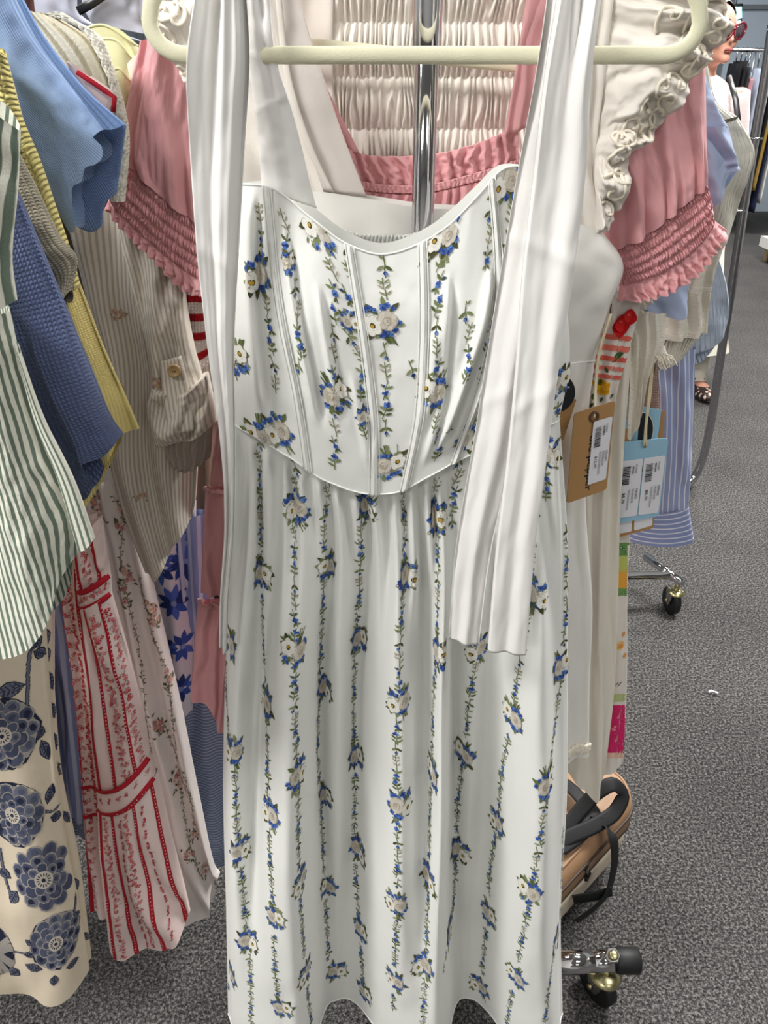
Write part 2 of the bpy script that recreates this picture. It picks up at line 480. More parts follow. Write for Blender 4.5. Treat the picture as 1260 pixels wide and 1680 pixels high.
# ================================================================== the place
def carpet_mat():
    k = NT('charcoal_carpet'); b = k.b; ob = k.n('ShaderNodeTexCoord').outputs['Object']
    n1 = k.noise(k.mapv(ob, (1, 1, 0.2)), 170, 2, 0.6)
    n2 = k.noise(k.mapv(ob, (1, 1, 0.2)), 330, 2, 0.5)
    n3 = k.noise(ob, 3.0, 3)
    r = k.n('ShaderNodeValToRGB'); e = r.color_ramp.elements
    e[0].position = 0.36; e[0].color = (*lin((22, 23, 25)), 1); e[1].position = 0.68; e[1].color = (*lin((131, 128, 125)), 1)
    x = e.new(0.52); x.color = (*lin((68, 67, 67)), 1)
    f = k.math('MULTIPLY_ADD', n2, 0.45, k.math('MULTIPLY', n1, 0.62)); k.l(k.math('MULTIPLY_ADD', k.math('SUBTRACT', n3, 0.5), 0.08, f), r.inputs[0])
    k.l(r.outputs[0], b.inputs['Base Color']); b.inputs['Roughness'].default_value = 0.95; b.inputs['Specular IOR Level'].default_value = 0.1
    k.l(k.bump(f, 0.9, 0.006), b.inputs['Normal'])
    return k.m
M = {}
M['carpet'] = carpet_mat()
M['wall'] = plain('grey_blue_wall_panel', (164, 176, 190), 0.75, nscale=4)
M['wall2'] = plain('white_wall', (205, 205, 202), 0.85, nscale=3)
M['ceil'] = plain('white_ceiling', (222, 222, 220), 0.9, nscale=5)
M['alu'] = plain('brushed_aluminium', (150, 158, 168), 0.35, 0.9)
M['chrome'] = plain('chrome', (205, 205, 208), 0.07, 1.0, vary=0.02)
M['steel'] = plain('scuffed_steel', (170, 170, 168), 0.22, 1.0, vary=0.08, nscale=90)
M['zinc'] = plain('yellow_zinc', (188, 180, 140), 0.3, 1.0, vary=0.08)
M['rubber'] = plain('black_rubber', (20, 20, 22), 0.55, vary=0.1)
M['blackplastic'] = plain('black_plastic', (26, 26, 28), 0.35)

X0, X1, Y0, Y1, ZC = -6.0, 6.0, -5.0, 9.3, 3.0
structure(mk('floor', *box_vf(X0, X1, Y0, Y1, -0.06, 0.0), M['carpet'], smoothf=False, loc=(0, 0, 0)))
structure(mk('ceiling', *box_vf(X0, X1, Y0, Y1, ZC, ZC + 0.1), M['ceil'], smoothf=False, loc=(0, 0, ZC)))
wb = structure(mk('wall_back', *box_vf(X0, X1, Y1, Y1 + 0.1, 0, ZC), M['wall'], smoothf=False, loc=(0, Y1, 0)))
for i, x in enumerate(np.arange(-5.5, 6, 1.0)):
    mk('panel_rail', *box_vf(x - 0.03, x + 0.03, Y1 - 0.035, Y1 - 0.001, 0, ZC - 0.02), M['alu'], wb, smoothf=False)
mk('panel_rail', *box_vf(X0, X1, Y1 - 0.036, Y1 - 0.001, 1.93, 1.97), M['alu'], wb, smoothf=False)
structure(mk('wall_left', *box_vf(X0 - 0.1, X0, Y0, Y1, 0, ZC), M['wall2'], smoothf=False, loc=(X0, 0, 0)))
structure(mk('wall_right', *box_vf(X1, X1 + 0.1, Y0, Y1, 0, ZC), M['wall2'], smoothf=False, loc=(X1, 0, 0)))
structure(mk('wall_front', *box_vf(X0, X1, Y0 - 0.1, Y0, 0, ZC), M['wall2'], smoothf=False, loc=(0, Y0, 0)))

# ------------------------------------------------------------------ the clothes rack in the middle
POST = np.array([0.034, 0.712]); FAR = np.array([0.48, 1.13]) + POST
rk = thing('garment_rack', 'chrome rolling garment rack behind the white floral dress, caster feet showing below', 'garment rack', (POST[0], POST[1], 0))
mk('post', *tube_vf([(POST[0], POST[1], 0.1), (POST[0], POST[1], 1.2), (POST[0], POST[1], 1.70)], 0.0097, 28), M['chrome'], rk)
mk('sleeve_collar', *lathe_vf((POST[0], POST[1], 1.418), (0, 0, 1), [(0, 0.0108), (0.003, 0.0118), (0.26, 0.0118), (0.262, 0.0108)], 28), M['chrome'], rk)
mk('post', *tube_vf([(FAR[0], FAR[1], 0.1), (FAR[0], FAR[1], 1.70)], 0.0125, 20), M['chrome'], rk)
mk('hanging_rail', *tube_vf([(POST[0], POST[1], 1.69), (FAR[0], FAR[1], 1.69)], 0.0125, 20), M['chrome'], rk)
def caster(cx, cy, parent, z0=0.0, yaw=0.4, r=0.035):
    c = mk('caster', *join_vf([lathe_vf((cx, cy, 0.083), (0, 0, 1), [(0, 0.008), (0.03, 0.008)], 12),
        lathe_vf((cx, cy, 0.078), (0, 0, 1), [(-0.006, 0.02), (0.0, 0.027), (0.004, 0.027), (0.008, 0.018), (0.012, 0.012)], 24)]), M['zinc'], parent)
    ax = np.array([math.cos(yaw), math.sin(yaw), 0]); off = np.array([-ax[1], ax[0], 0]) * 0.012
    w0 = np.array([cx, cy, r]) + off
    mk('wheel', *lathe_vf(w0, ax, [(-0.011, r * 0.55), (-0.012, r * 0.85), (-0.008, r), (0.008, r), (0.012, r * 0.85), (0.011, r * 0.55)], 32), M['rubber'], c)
    for sgn in (-1, 1):
        p = w0 + ax * sgn * 0.0155
        pts = [(-0.02, 0.045), (0.02, 0.045), (0.014, 0.012), (0.006, -0.008), (-0.006, -0.008), (-0.014, 0.012)]
        sd = np.array([-ax[1], ax[0], 0])
        V = []
        for t in (-0.001, 0.001):
            for (a, h) in pts: V.append(p + ax * t + sd * (a - 0.006) + np.array([0, 0, h]))
        n = 6; Fc = [tuple(range(n - 1, -1, -1)), tuple(range(n, 2 * n))] + [(i, (i + 1) % n, n + (i + 1) % n, n + i) for i in range(n)]
        mk('fork_plate', V, Fc, M['steel'], c, smoothf=False)
    mk('axle', *lathe_vf(w0 - ax * 0.02, ax, [(0, 0.005), (0.04, 0.005)], 10), M['zinc'], c)
    return c
zb = 0.122
near_r = np.array([0.377, 0.735]); near_l = np.array([-0.20, 0.718])
mk('base_foot', *tube_vf([(near_l[0] - 0.01, near_l[1], zb), (near_r[0] - 0.02, near_r[1] - 0.002, zb)], 0.0165, 24), M['chrome'], rk)
mk('foot_sleeve', *tube_vf([(near_r[0] - 0.09, near_r[1] - 0.004, zb), (near_r[0] - 0.03, near_r[1] - 0.002, zb)], 0.0185, 24), M['chrome'], rk)
mk('foot_sleeve', *tube_vf([(near_r[0] - 0.035, near_r[1] - 0.002, zb), (near_r[0] + 0.012, near_r[1], zb)], 0.0175, 24), M['chrome'], rk)
mk('end_cap', *tube_vf([(near_r[0] + 0.008, near_r[1], zb), (near_r[0] + 0.012, near_r[1], zb), (near_r[0] + 0.045, near_r[1], zb), (near_r[0] + 0.049, near_r[1], zb)], [0.019, 0.0205, 0.0205, 0.016], 24), M['rubber'], rk)
bolt = mk('hex_bolt', *lathe_vf((near_r[0] + 0.0, near_r[1] - 0.002, zb + 0.0165), (0.0, -0.35, 1), [(0, 0.0135), (0.007, 0.0135), (0.009, 0.0115)], 6), M['steel'], rk, smoothf=False)
mk('bolt_stud', *lathe_vf((near_r[0] + 0.0, near_r[1] - 0.006, zb + 0.024), (0.0, -0.35, 1), [(0, 0.0078), (0.006, 0.0078), (0.0075, 0.005)], 16), M['zinc'], bolt)
caster(near_r[0] - 0.002, near_r[1], rk, yaw=0.5, r=0.04)
caster(near_l[0], near_l[1], rk, yaw=0.2)
fc = np.array([0.857, 1.84])
mk('base_foot', *tube_vf([(FAR[0] - 0.33, FAR[1], zb), (fc[0] - 0.02, fc[1] + 0.02, zb)], 0.0125, 18), M['chrome'], rk)
mk('base_foot', *tube_vf([(fc[0] - 0.06, fc[1] + 0.12, zb), (fc[0] + 0.005, fc[1] - 0.02, zb)], 0.0125, 18), M['chrome'], rk)
caster(fc[0], fc[1] - 0.005, rk, yaw=0.15, r=0.042)
mk('base_bar', *tube_vf([(POST[0], POST[1], zb), (FAR[0], FAR[1], zb)], 0.0125, 18), M['chrome'], rk)

# ------------------------------------------------------------------ hangers
M['velvet'] = fabric('cream_flocked_velvet', (224, 222, 194), 0.9, 0.2, sheen=0.3, bs=0.35)
def hanger(name, label, d, cx, cy, halfw, rise, tilt=0.0, corner=32, hook=True, thick=13.0, dcurve=0.0, group=None):
    """closed hanger loop traced in the plane y = d; pixels: bar centre (cx,cy)"""
    pts = []
    def P(x, y):
        a = math.radians(tilt); X = cx + (x) * math.cos(a) - (y) * math.sin(a); Y = cy + (x) * math.sin(a) + (y) * math.cos(a)
        return W(X, Y, d + dcurve * (x / halfw))
    for x in np.linspace(-halfw + corner, halfw - corner, 24): pts.append(P(x, 0))
    for a in np.linspace(-80, -5, 9):
        t = math.radians(a); pts.append(P(halfw - corner + corner * math.cos(t) , -corner - corner * math.sin(t)))
    pts.append(P(halfw - 3, -corner - 22)); pts.append(P(halfw - 14, -corner - 52)); pts.append(P(halfw - 40, -corner - 85))
    for t in np.linspace(0.1, 1, 10): pts.append(P((halfw - 40) * (1 - t) + 6 * t, -corner - 85 - (rise) * t))
    for t in np.linspace(1, 0.1, 10): pts.append(P(-(halfw - 40) * (1 - t) - 6 * t, -corner - 85 - (rise) * t))
    pts.append(P(-halfw + 40, -corner - 85)); pts.append(P(-halfw + 14, -corner - 52)); pts.append(P(-halfw + 3, -corner - 22))
    for a in np.linspace(185, 260, 9):
        t = math.radians(a); pts.append(P(-halfw + corner + corner * math.cos(t), -corner - corner * math.sin(t)))
    r = thick / F * d / (CP + (840 - cy) / F * SP) * 1.0
    V, Fc = tube_vf(pts, r, 16, closed=True, flat=(0.55, 1.0), up=(0, 1, 0))
    lo = min(p[2] for p in pts)
    root = thing(name, label, 'hanger', (float(np.mean([p[0] for p in pts])), d, lo), group)
    mk('hanger_frame', V, Fc, M['velvet'], root)
    top = P(0, -corner - 85 - rise)
    hk = [top, top + np.array([0, 0, 0.035])] + [top + np.array([0, 0.022 * (1 - math.cos(a)) , 0.035 + 0.03 * math.sin(a)]) for a in np.linspace(0.3, 3.6, 12)]
    if hook: mk('hook', *tube_vf(hk, 0.0018, 8), M['steel'], root)
    return root
hanger('clothes_hanger', 'cream velvet hanger holding up the white dress with blue flower sprigs', 0.648, 697, 90.5, 452, 120, corner=62, thick=13.2)
# ================================================================== the white dress with blue flower sprigs
M['dress'] = fabric('white_crepe', (241, 242, 238), 0.62, 0.3, vary=0.015, bump='weave', bs=0.12, trans=0.05)
M['satin'] = fabric('white_satin', (244, 242, 239), 0.4, 0.45, vary=0.015, bump='slub', bs=0.05, freq=120, trans=0.05)
M['ink'] = print_mat()
fd = thing('floral_dress', 'white corset dress printed with blue flower sprigs, front of the rack', 'dress', tuple(W(650, 1662, 0.645)))

PX0, PX1 = 372.0, 930.0
sp_ = lambda px: (px - PX0) / (PX1 - PX0)
hemf = curve1([(sp_(x), h) for x, h in ((372, 0), (392, .02), (430, .036), (472, .044), (506, .04), (520, .018), (532, -.018), (556, -.034), (590, -.026), (615, -.004), (650, .03),
        (692, .046), (722, .042), (736, .014), (750, -.022), (776, -.034), (806, -.016), (830, .012), (868, .042), (902, .04), (918, .018), (930, 0))])
upf = curve1([(sp_(x), h) for x, h in ((372, 0), (400, .010), (425, -.004), (455, .012), (505, .014), (528, -.008), (560, .004), (590, -.012), (622, .008), (660, .016), (700, -.004),
        (722, .014), (742, -.012), (775, -.002), (800, -.008), (840, .008), (880, .012), (905, .0), (930, 0))])
def skirt_fold(S, T, P):
    Sw = S + 0.010 * fbm(S * 3, T * 2.2, 5) * (1 - T)
    f = 1.2 * hemf(Sw) * smooth(0.1, 1.0, T) ** 0.9 + 2.1 * upf(Sw) * (smooth(0.02, 0.25, T) * (1 - smooth(0.45, 0.95, T)))
    g = np.sin(S * 2 * math.pi * 19 + 3 * fbm(S * 6, T * 0.5, 9)) * (0.6 + 0.8 * fbm(S * 9, T * 0 + 1, 3))
    f = f + 0.009 * g * smooth(0.0, 0.03, T) * (1 - smooth(0.05, 0.32, T))
    f = f + 0.0022 * fbm(S * 14, T * 5, 21) + 0.004 * fbm(S * 3.2, T * 6 + S * 2, 31) * smooth(0.3, 0.8, T)
    return f
waist = [(382, 690), (420, 701), (470, 725), (540, 765), (605, 783), (650, 780), (700, 756), (760, 726), (830, 700), (918, 686)]
skirt = cloth('skirt', [(waist, 0.668), ([(380, 860), (520, 872), (650, 880), (790, 870), (930, 860)], 0.668),
        ([(371, 1060), (931, 1060)], 0.666), ([(366, 1280), (931, 1280)], 0.66), ([(371, 1500), (920, 1500)], 0.652), ([(374, 1662), (923, 1662)], 0.645)],
        M['dress'], fd, ns=260, nt=230, bulge=0.022, thick=0.028, fold=skirt_fold, uni=0.85, fade=0.02)
hp = surf_row(skirt, 1.0, 0.0, 1.0, 240, 0.0005)
mk('hem_stitch', *tube_vf(hp, 0.0009, 6), M['dress'], skirt)

def bod_fold(S, T, P):
    f = 0.012 * np.exp(-((S - .25) / .14) ** 2 - ((T - .3) / .35) ** 2) + 0.012 * np.exp(-((S - .72) / .14) ** 2 - ((T - .3) / .35) ** 2)
    # long soft creases falling from the neckline, slanted to the waist point
    def crease(s0, s1, t0, t1, w, a):
        u = np.clip((T - t0) / (t1 - t0), 0, 1); c = s0 + (s1 - s0) * u
        e = smooth(t0, t0 + .12, T) * (1 - smooth(t1 - .15, t1, T))
        x = (S - c) / w
        return a * np.exp(-x * x) * e - a * 0.6 * np.exp(-((S - c - 1.5 * w) / w) ** 2) * e
    f = f + crease(.155, .27, .05, .8, .013, .007) + crease(.27, .33, .2, .75, .012, .005) + crease(.36, .43, .5, .95, .012, .005)
    f = f + crease(.66, .58, .15, .95, .013, .007) + crease(.80, .60, .2, .95, .016, .010) + crease(.86, .70, .15, .9, .014, .008) + crease(.62, .56, .3, .8, .02, .006)
    f = f + crease(.05, .10, .0, .9, .016, .008) + crease(.92, .80, .1, .9, .014, .007)
    f = f + 0.0022 * fbm(S * 9, T * 4, 3)
    return f
bodice = cloth('bodice', [([(388, 300), (445, 300), (515, 345), (570, 385), (625, 403), (680, 388), (720, 365), (780, 310), (822, 272), (872, 272)], 0.668),
        ([(380, 480), (450, 498), (540, 530), (620, 556), (690, 548), (790, 505), (926, 478)], 0.664),
        ([(381, 590), (460, 612), (545, 650), (615, 668), (675, 662), (780, 610), (935, 590)], 0.664), (waist, 0.6665)],
        M['dress'], fd, ns=220, nt=160, bulge=0.034, thick=0.012, fold=bod_fold, uni=0.8, fade=0.02)
mk('neck_edge', *tube_vf(surf_row(bodice, 0, 0, 1, 140, 0.0), 0.0009, 8), M['dress'], bodice)
mk('waist_seam', *tube_vf(surf_row(bodice, 1, 0, 1, 140, 0.0002), 0.0008, 8), M['dress'], bodice)
# boning channels: (s at neckline, s at waist)
for sa, sb in ((0.10, 0.245), (0.385, 0.44), (0.60, 0.525), (0.86, 0.68)):
    f_ = lambda t, sa=sa, sb=sb: sa + (sb - sa) * t
    bc = mk('boning_channel', *surf_strip(bodice, f_, 0.0105, 90, 0, 1, 0.0004, 0.0022), M['dress'], bodice)
    for e in (-0.0135, 0.0, 0.0135):
        mk('stitch_line', *tube_vf(surf_line(bodice, lambda t: f_(t) + e, 0, 1, 80, 0.0012 if e else 0.003), 0.0006, 6), M['dress'], bc)
def shir(S, T, P): return 0.0022 * np.sin(S * 2 * math.pi * 34 + 2 * fbm(S * 20, T * 3, 2))
cloth('shirred_back', [([(540, 368), (575, 381), (630, 386), (690, 380), (745, 340)], 0.689), ([(520, 420), (575, 428), (630, 432), (690, 428), (760, 405)], 0.694)], M['dress'], fd,
        ns=200, nt=14, bulge=0.0, thick=0.002, fold=shir, follow=True, fade=0)

# --- straps and ties
def rib(k, amp, seed, slope=0.25):
    def f(S, T, P):
        x = S * k + 0.8 * fbm(S * 2 + 3, T * 2.5, seed) + slope * T
        return amp * (np.abs(((x) % 1.0) * 2 - 1) ** 1.4 - 0.5) + amp * 0.5 * fbm(S * 9, T * 9, seed + 4)
    return f
def tie_fold(seed, n=3, a=0.007):
    def f(S, T, P):
        w = S + 0.05 * fbm(T * 3, S * 1.5, seed)
        q = smooth(0.0, 0.25, T)
        g = np.sin(w * 2 * math.pi * n + seed) * a * (1 - 0.6 * q) + np.sin(w * 2 * math.pi * (2.3 * n) + 2 * T + seed) * a * (0.4 - 0.3 * q)
        cr = 0.0012 * np.exp(-((T - .30 - .03 * S) / .012) ** 2) + 0.001 * np.exp(-((T - .55 + .05 * S) / .014) ** 2)
        return g + cr + 0.002 * fbm(S * 2, T * 9, seed + 2)
    return f
cloth('strap_tie', [([(326, -30), (402, -30)], 0.622), ([(308, 100), (409, 95)], 0.615), ([(311, 230), (402, 225)], 0.615), ([(322, 400), (392, 400)], 0.615),
        ([(340, 560), (384, 560)], 0.618), ([(362, 720), (385, 725)], 0.62), ([(369, 860), (383, 870)], 0.62), ([(361, 985), (374, 990)], 0.615), ([(360, 1056), (372, 1072)], 0.612)],
        M['satin'], fd, ns=60, nt=220, bulge=0.004, thick=0.002, fold=tie_fold(1, 1.6, .0075), follow=True, fade=0.03, uni=1)
cloth('strap_tie', [([(902, -30), (972, -30)], 0.62), ([(884, 95), (966, 95)], 0.614), ([(852, 270), (930, 270)], 0.618), ([(803, 560), (880, 560)], 0.606), ([(778, 720), (850, 720)], 0.6),
        ([(748, 900), (806, 905)], 0.594), ([(736, 1050), (786, 1058)], 0.59)],
        M['satin'], fd, ns=60, nt=220, bulge=0.002, thick=0.002, fold=tie_fold(4, 1.1, .0065), follow=True, fade=0.03, uni=1)
cloth('strap_tie', [([(918, -30), (990, -30)], 0.612), ([(896, 110), (972, 110)], 0.603), ([(874, 300), (960, 300)], 0.6), ([(857, 450), (941, 450)], 0.594), ([(846, 600), (917, 605)], 0.588),
        ([(833, 740), (898, 745)], 0.583), ([(816, 880), (880, 882)], 0.578), ([(800, 1066), (863, 1072)], 0.575)],
        M['satin'], fd, ns=60, nt=220, bulge=0.004, thick=0.002, fold=tie_fold(8, 1.1, .007), follow=True, fade=0.03, uni=1)
cloth('strap', [([(388, -30), (440, -30)], 0.648), ([(404, 90), (452, 90)], 0.648), ([(420, 200), (482, 190)], 0.652), ([(430, 310), (520, 342)], 0.658)], M['satin'], fd, ns=30, nt=60, bulge=0.003, thick=0.002,
        fold=tie_fold(12, 1.2, .004), follow=True, fade=0.02)

# --- the print
OL = [(104, 117, 70), (126, 138, 92), (88, 98, 56), (140, 146, 108)]; DK = [(70, 76, 46), (84, 84, 52)]
BL = [(66, 98, 172), (50, 76, 144), (96, 132, 200), (74, 108, 180)]; DB = (38, 54, 112)
BE = [(205, 198, 184), (190, 181, 164), (216, 210, 198), (178, 168, 150)]
def blueflower(x, y, r):
    o = []
    a0 = random.random() * 6
    for i in range(4):
        a = a0 + i * 1.571; o.append((disc(x + r * .75 * math.cos(a), y + r * .75 * math.sin(a), r * .72, 6), random.choice(BL), 5))
    o.append((disc(x, y, r * .38, 5), DB, 6)); return o
def bouquet():
    o = []
    for i in range(6):
        x = -4 + i * 0.9; o.append((seg2(x * .5, 5, x * 1.4 - 3, 18 + random.uniform(-3, 2), 0.9), random.choice(OL), 1))
    for (x, y, a, l, w) in ((0, 4, 1.9, 11, 4.5), (2, 4, 1.1, 12, 5), (4, 6, .6, 13, 4), (-6, 2, 2.7, 10, 4), (3, -4, -.6, 11, 4.5), (-5, -6, -2.2, 9, 4), (-2, -8, -1.3, 9, 3.6), (10, 8, 1.2, 7, 4.5), (12, 5, .1, 7, 4), (9, -5, -.9, 8, 3.2)):
        o.append((lens(x, y, a + random.uniform(-.35, .35), l * random.uniform(.8, 1.25), w), random.choice(OL + DK), 2))
    for (x, y) in ((-8.5, 7), (-5, 10), (-1.5, 9), (1.5, 10), (-11.5, 2.5), (-8.5, -8), (-4.5, -10), (-1, -8.5), (5, -7.5), (9, -8.5), (12, -6), (2, -11.5)):
        if random.random() < .88: o += blueflower(x + random.uniform(-1, 1), y + random.uniform(-1, 1), random.uniform(1.3, 2.1))
    o.append((disc(-3, 0, 7.6, 12, .07), BE[1], 7))
    for i in range(7):
        a = i * .9; o.append((disc(-3 + 4.1 * math.cos(a), 4.0 * math.sin(a), 3.1, 8, .1), BE[(i * 3) % 3 if i % 2 else 2], 8 + i % 2))
    o.append((disc(-3, .3, 3.4, 8), BE[3], 10)); o.append((disc(-2.6, .8, 2.5, 8), BE[0], 11)); o.append((disc(-3.3, .2, 1.3, 6), BE[3], 12))
    for i in range(6):
        a = i * 1.047 + .3
        o.append((disc(8.2 + 4.4 * math.cos(a), 4 + 4.4 * math.sin(a), 3.5, 8, .08), (188, 184, 168), 7))
        o.append((disc(8.2 + 4.3 * math.cos(a), 4 + 4.3 * math.sin(a), 3.1, 8, .08), (240, 238, 230), 8))
    o.append((disc(8.2, 4, 3.6, 9), (240, 238, 228), 9)); o.append((disc(8.2, 4, 2.2, 8), (84, 70, 40), 10)); o.append((disc(8.5, 4.3, 1.4, 7), (196, 160, 62), 11))
    o.append((lens(14, -2, -.9, 5, 1.6), random.choice(OL), 2)); o.append((lens(13, -4, -2.2, 4, 1.3), random.choice(BE), 2))
    return mm(o)
def vine(k):
    o = []; q = k % 4
    o.append((seg2(0, 8.5, random.uniform(-1, 1), 0, .75), OL[0], 1)); o.append((seg2(0, 0, random.uniform(-1, 1), -8.5, .75), OL[0], 1))
    if q == 0:
        for sgn in (-1, 1):
            o.append((lens(0, -1, math.pi / 2 - sgn * 1.0, 6.5, 2.6), random.choice(OL), 2)); o.append((lens(0, -5, math.pi / 2 - sgn * 1.1, 6.5, 2.4), random.choice(OL), 2))
        o += blueflower(0.5, 4.5, 2.1)
    elif q == 1:
        for sgn in (-1, 1):
            o.append((lens(0, 1, -math.pi / 2 + sgn * .9, 7, 2.6), random.choice(OL + DK), 2))
        o.append((disc(0.5, -5, 1.7, 6), DB, 4)); o.append((disc(0.9, -5.4, 1.2, 6), BL[2], 5)); o.append((lens(0, 6, 2.6, 4, 1.8), OL[1], 2))
    elif q == 2:
        for sgn in (-1, 1):
            for yy in (-5, 0, 4): o.append((lens(0, yy, math.pi / 2 - sgn * .95, 5.5, 1.6), random.choice(BE[3:] + OL[1:2] + [(150, 148, 118)]), 2))
            o.append((disc(sgn * 3, 5, 1, 5), BE[1], 3))
    else:
        for sgn in (-1, 1):
            o.append((lens(0, 2, math.pi / 2 - sgn * 1.0, 6, 2.4), random.choice(OL), 2)); o.append((lens(0, -4, -math.pi / 2 + sgn * .8, 5, 2.2), random.choice(OL), 2))
        o += blueflower(0, -1.5, 2.0); o.append((disc(2.4, 4.2, 1.1, 5), BL[1], 4))
    a = random.uniform(-.25, .25); c_, s_ = math.cos(a), math.sin(a); k2 = random.uniform(.85, 1.2)
    o = [([((x * c_ - y * s_) * k2, (x * s_ + y * c_)) for x, y in p], c, l) for p, c, l in o if l < 2 or random.random() < .9]
    return mm(o)
sk = lambda L: [(340 + x / 2.024, 850 + y / 2.024) for x, y in L]
bo = lambda L: [(340 + x / 2.032, 250 + y / 2.032) for x, y in L]
SKV = [  # skirt vines and their bouquets
 ([(62, 380), (64, 560), (72, 700), (92, 840), (98, 1000), (112, 1160), (128, 1320), (142, 1480), (146, 1680)], [(80, 420), (88, 778), (105, 1105), (132, 1400)]),
 ([(176, -80), (180, 0), (182, 180), (187, 400), (196, 600), (205, 980), (210, 1150), (222, 1330), (226, 1500), (243, 1640)], [(182, 182), (197, 608), (212, 980), (222, 1325), (246, 1625)]),
 ([(292, -60), (291, 60), (291, 440), (292, 700), (300, 850), (306, 1200), (326, 1500), (346, 1680)], [(300, 445), (300, 850), (312, 1195), (328, 1500)]),
 ([(386, -40), (386, 200), (378, 400), (371, 560), (367, 800), (375, 940), (388, 1200), (408, 1520)], [(404, 155), (390, 555), (392, 915), (404, 1220), (424, 1500)]),
 ([(512, -60), (503, 240), (492, 400), (486, 700), (490, 780), (490, 1090), (506, 1360), (522, 1570)], [(502, 395), (492, 785), (504, 1095), (510, 1365), (522, 1572)]),
 ([(656, -60), (652, 180), (641, 400), (636, 610), (628, 750), (630, 950), (631, 1280), (622, 1500), (618, 1640)], [(660, 182), (646, 610), (640, 955), (630, 1282), (626, 1535)]),
 ([(768, -40), (766, 200), (762, 440), (752, 600), (746, 840), (740, 1000), (736, 1190), (726, 1480), (716, 1680)], [(768, 452), (752, 850), (736, 1188), (722, 1478), (758, 0)]),
 ([(905, 420), (872, 600), (856, 780), (832, 950), (826, 1100), (806, 1370), (776, 1540)], [(900, 432), (856, 785), (832, 1095), (802, 1372)]),
 ([(1085, 40), (1075, 250), (1036, 480), (1012, 660), (978, 850), (966, 1000), (942, 1150), (932, 1310), (906, 1560)], [(1090, 252), (1018, 662), (966, 1010), (934, 1312), (908, 1552)]),
 ([(1192, -60), (1194, 250), (1175, 490), (1152, 700), (1130, 890), (1102, 1080), (1076, 1240), (1042, 1420), (1022, 1520), (996, 1670)], [(1170, 492), (1128, 888), (1072, 1245), (1028, 1525)]),
 ([(1180, 1040), (1168, 1350), (1142, 1500), (1120, 1680)], [(1160, 1392)]),
 ([(84, 1470), (72, 1560)], [(82, 1515)]),
]
TOPV = [  # upper skirt
 ([(296, 985), (296, 1060), (298, 1240)], [(300, 1178)]), ([(176, 960), (174, 1100), (180, 1250)], []), ([(402, 1060), (392, 1240)], []), ([(530, 1100), (522, 1250)], [(532, 1168)]),
 ([(650, 1085), (654, 1250)], []), ([(760, 1030), (766, 1240)], [(762, 1195)]), ([(845, 1000), (822, 1180), (812, 1250)], []), ([(1132, 935), (1130, 1150)], [(1136, 1005)]), ([(1092, 1160), (1096, 1240)], [])]
BODV = [
 ([(170, 108), (180, 250), (192, 450), (206, 560), (220, 700), (232, 830)], [(172, 405), (240, 925), (180, 950)]),
 ([(256, 125), (264, 330), (292, 450), (302, 520), (300, 600), (312, 655), (298, 740)], [(268, 370, 8)]),
 ([(372, 200), (402, 300), (416, 400), (422, 500), (420, 650), (422, 830), (426, 950), (424, 1035)], [(376, 262), (424, 815)]),
 ([(432, 265), (462, 320), (466, 520), (482, 640), (500, 665), (512, 840), (528, 980)], [(470, 560, 8), (520, 880, 12)]),
 ([(588, 320), (590, 400), (594, 560), (594, 700), (596, 880), (596, 950)], [(586, 560), (600, 1045)]),
 ([(708, 300), (724, 370), (736, 425)], []), ([(670, 670), (688, 740)], []), ([(630, 960), (640, 1030)], []),
 ([(802, 230), (776, 400), (770, 530), (764, 620), (768, 700), (756, 800), (762, 900), (770, 1000)], [(796, 275), (758, 805)]),
 ([(945, 160), (940, 300), (925, 400)], []), ([(858, 500), (874, 600), (866, 760)], []), ([(808, 910), (804, 960)], []),
 ([(1016, 70), (1014, 160), (1008, 230), (972, 490), (942, 620), (920, 750), (896, 890), (850, 960)], [(1000, 92), (870, 950)]),
 ([(90, 640), (94, 760)], [(90, 680)]), ([(94, 880), (96, 1240)], []), ([(1160, 700), (1168, 860)], [(1164, 770)])]
pk = Print([skirt]); pb = Print([bodice])
def run_print(pr, conv, sets, sc):
    for line, bq in sets:
        cen = [(*conv([(b[0], b[1])])[0], (b[2] + 6) if len(b) > 2 else 21) for b in bq]
        pr.trail(conv(line), 0.0175, vine, avoid=cen, sc=sc, phase=random.random(), syf=lambda y: 1 + 0.12 * float(smooth(800, 1500, y)))
        for b, c in zip(bq, cen):
            pr.at(bouquet(), c[0], c[1], sc=(sc * .6 if len(b) > 2 else sc) * random.uniform(1.0, 1.12), flipx=random.choice((1, -1)), flipy=random.choice((1, -1)), sy=1 + 0.4 * float(smooth(750, 1500, c[1])))
run_print(pk, sk, SKV, 1.08); run_print(pk, bo, TOPV, 1.1); run_print(pb, bo, BODV, 1.04)
pk.done('floral_print', M['ink'], skirt)['kind'] = 'stuff'; pb.done('floral_print', M['ink'], bodice)['kind'] = 'stuff'
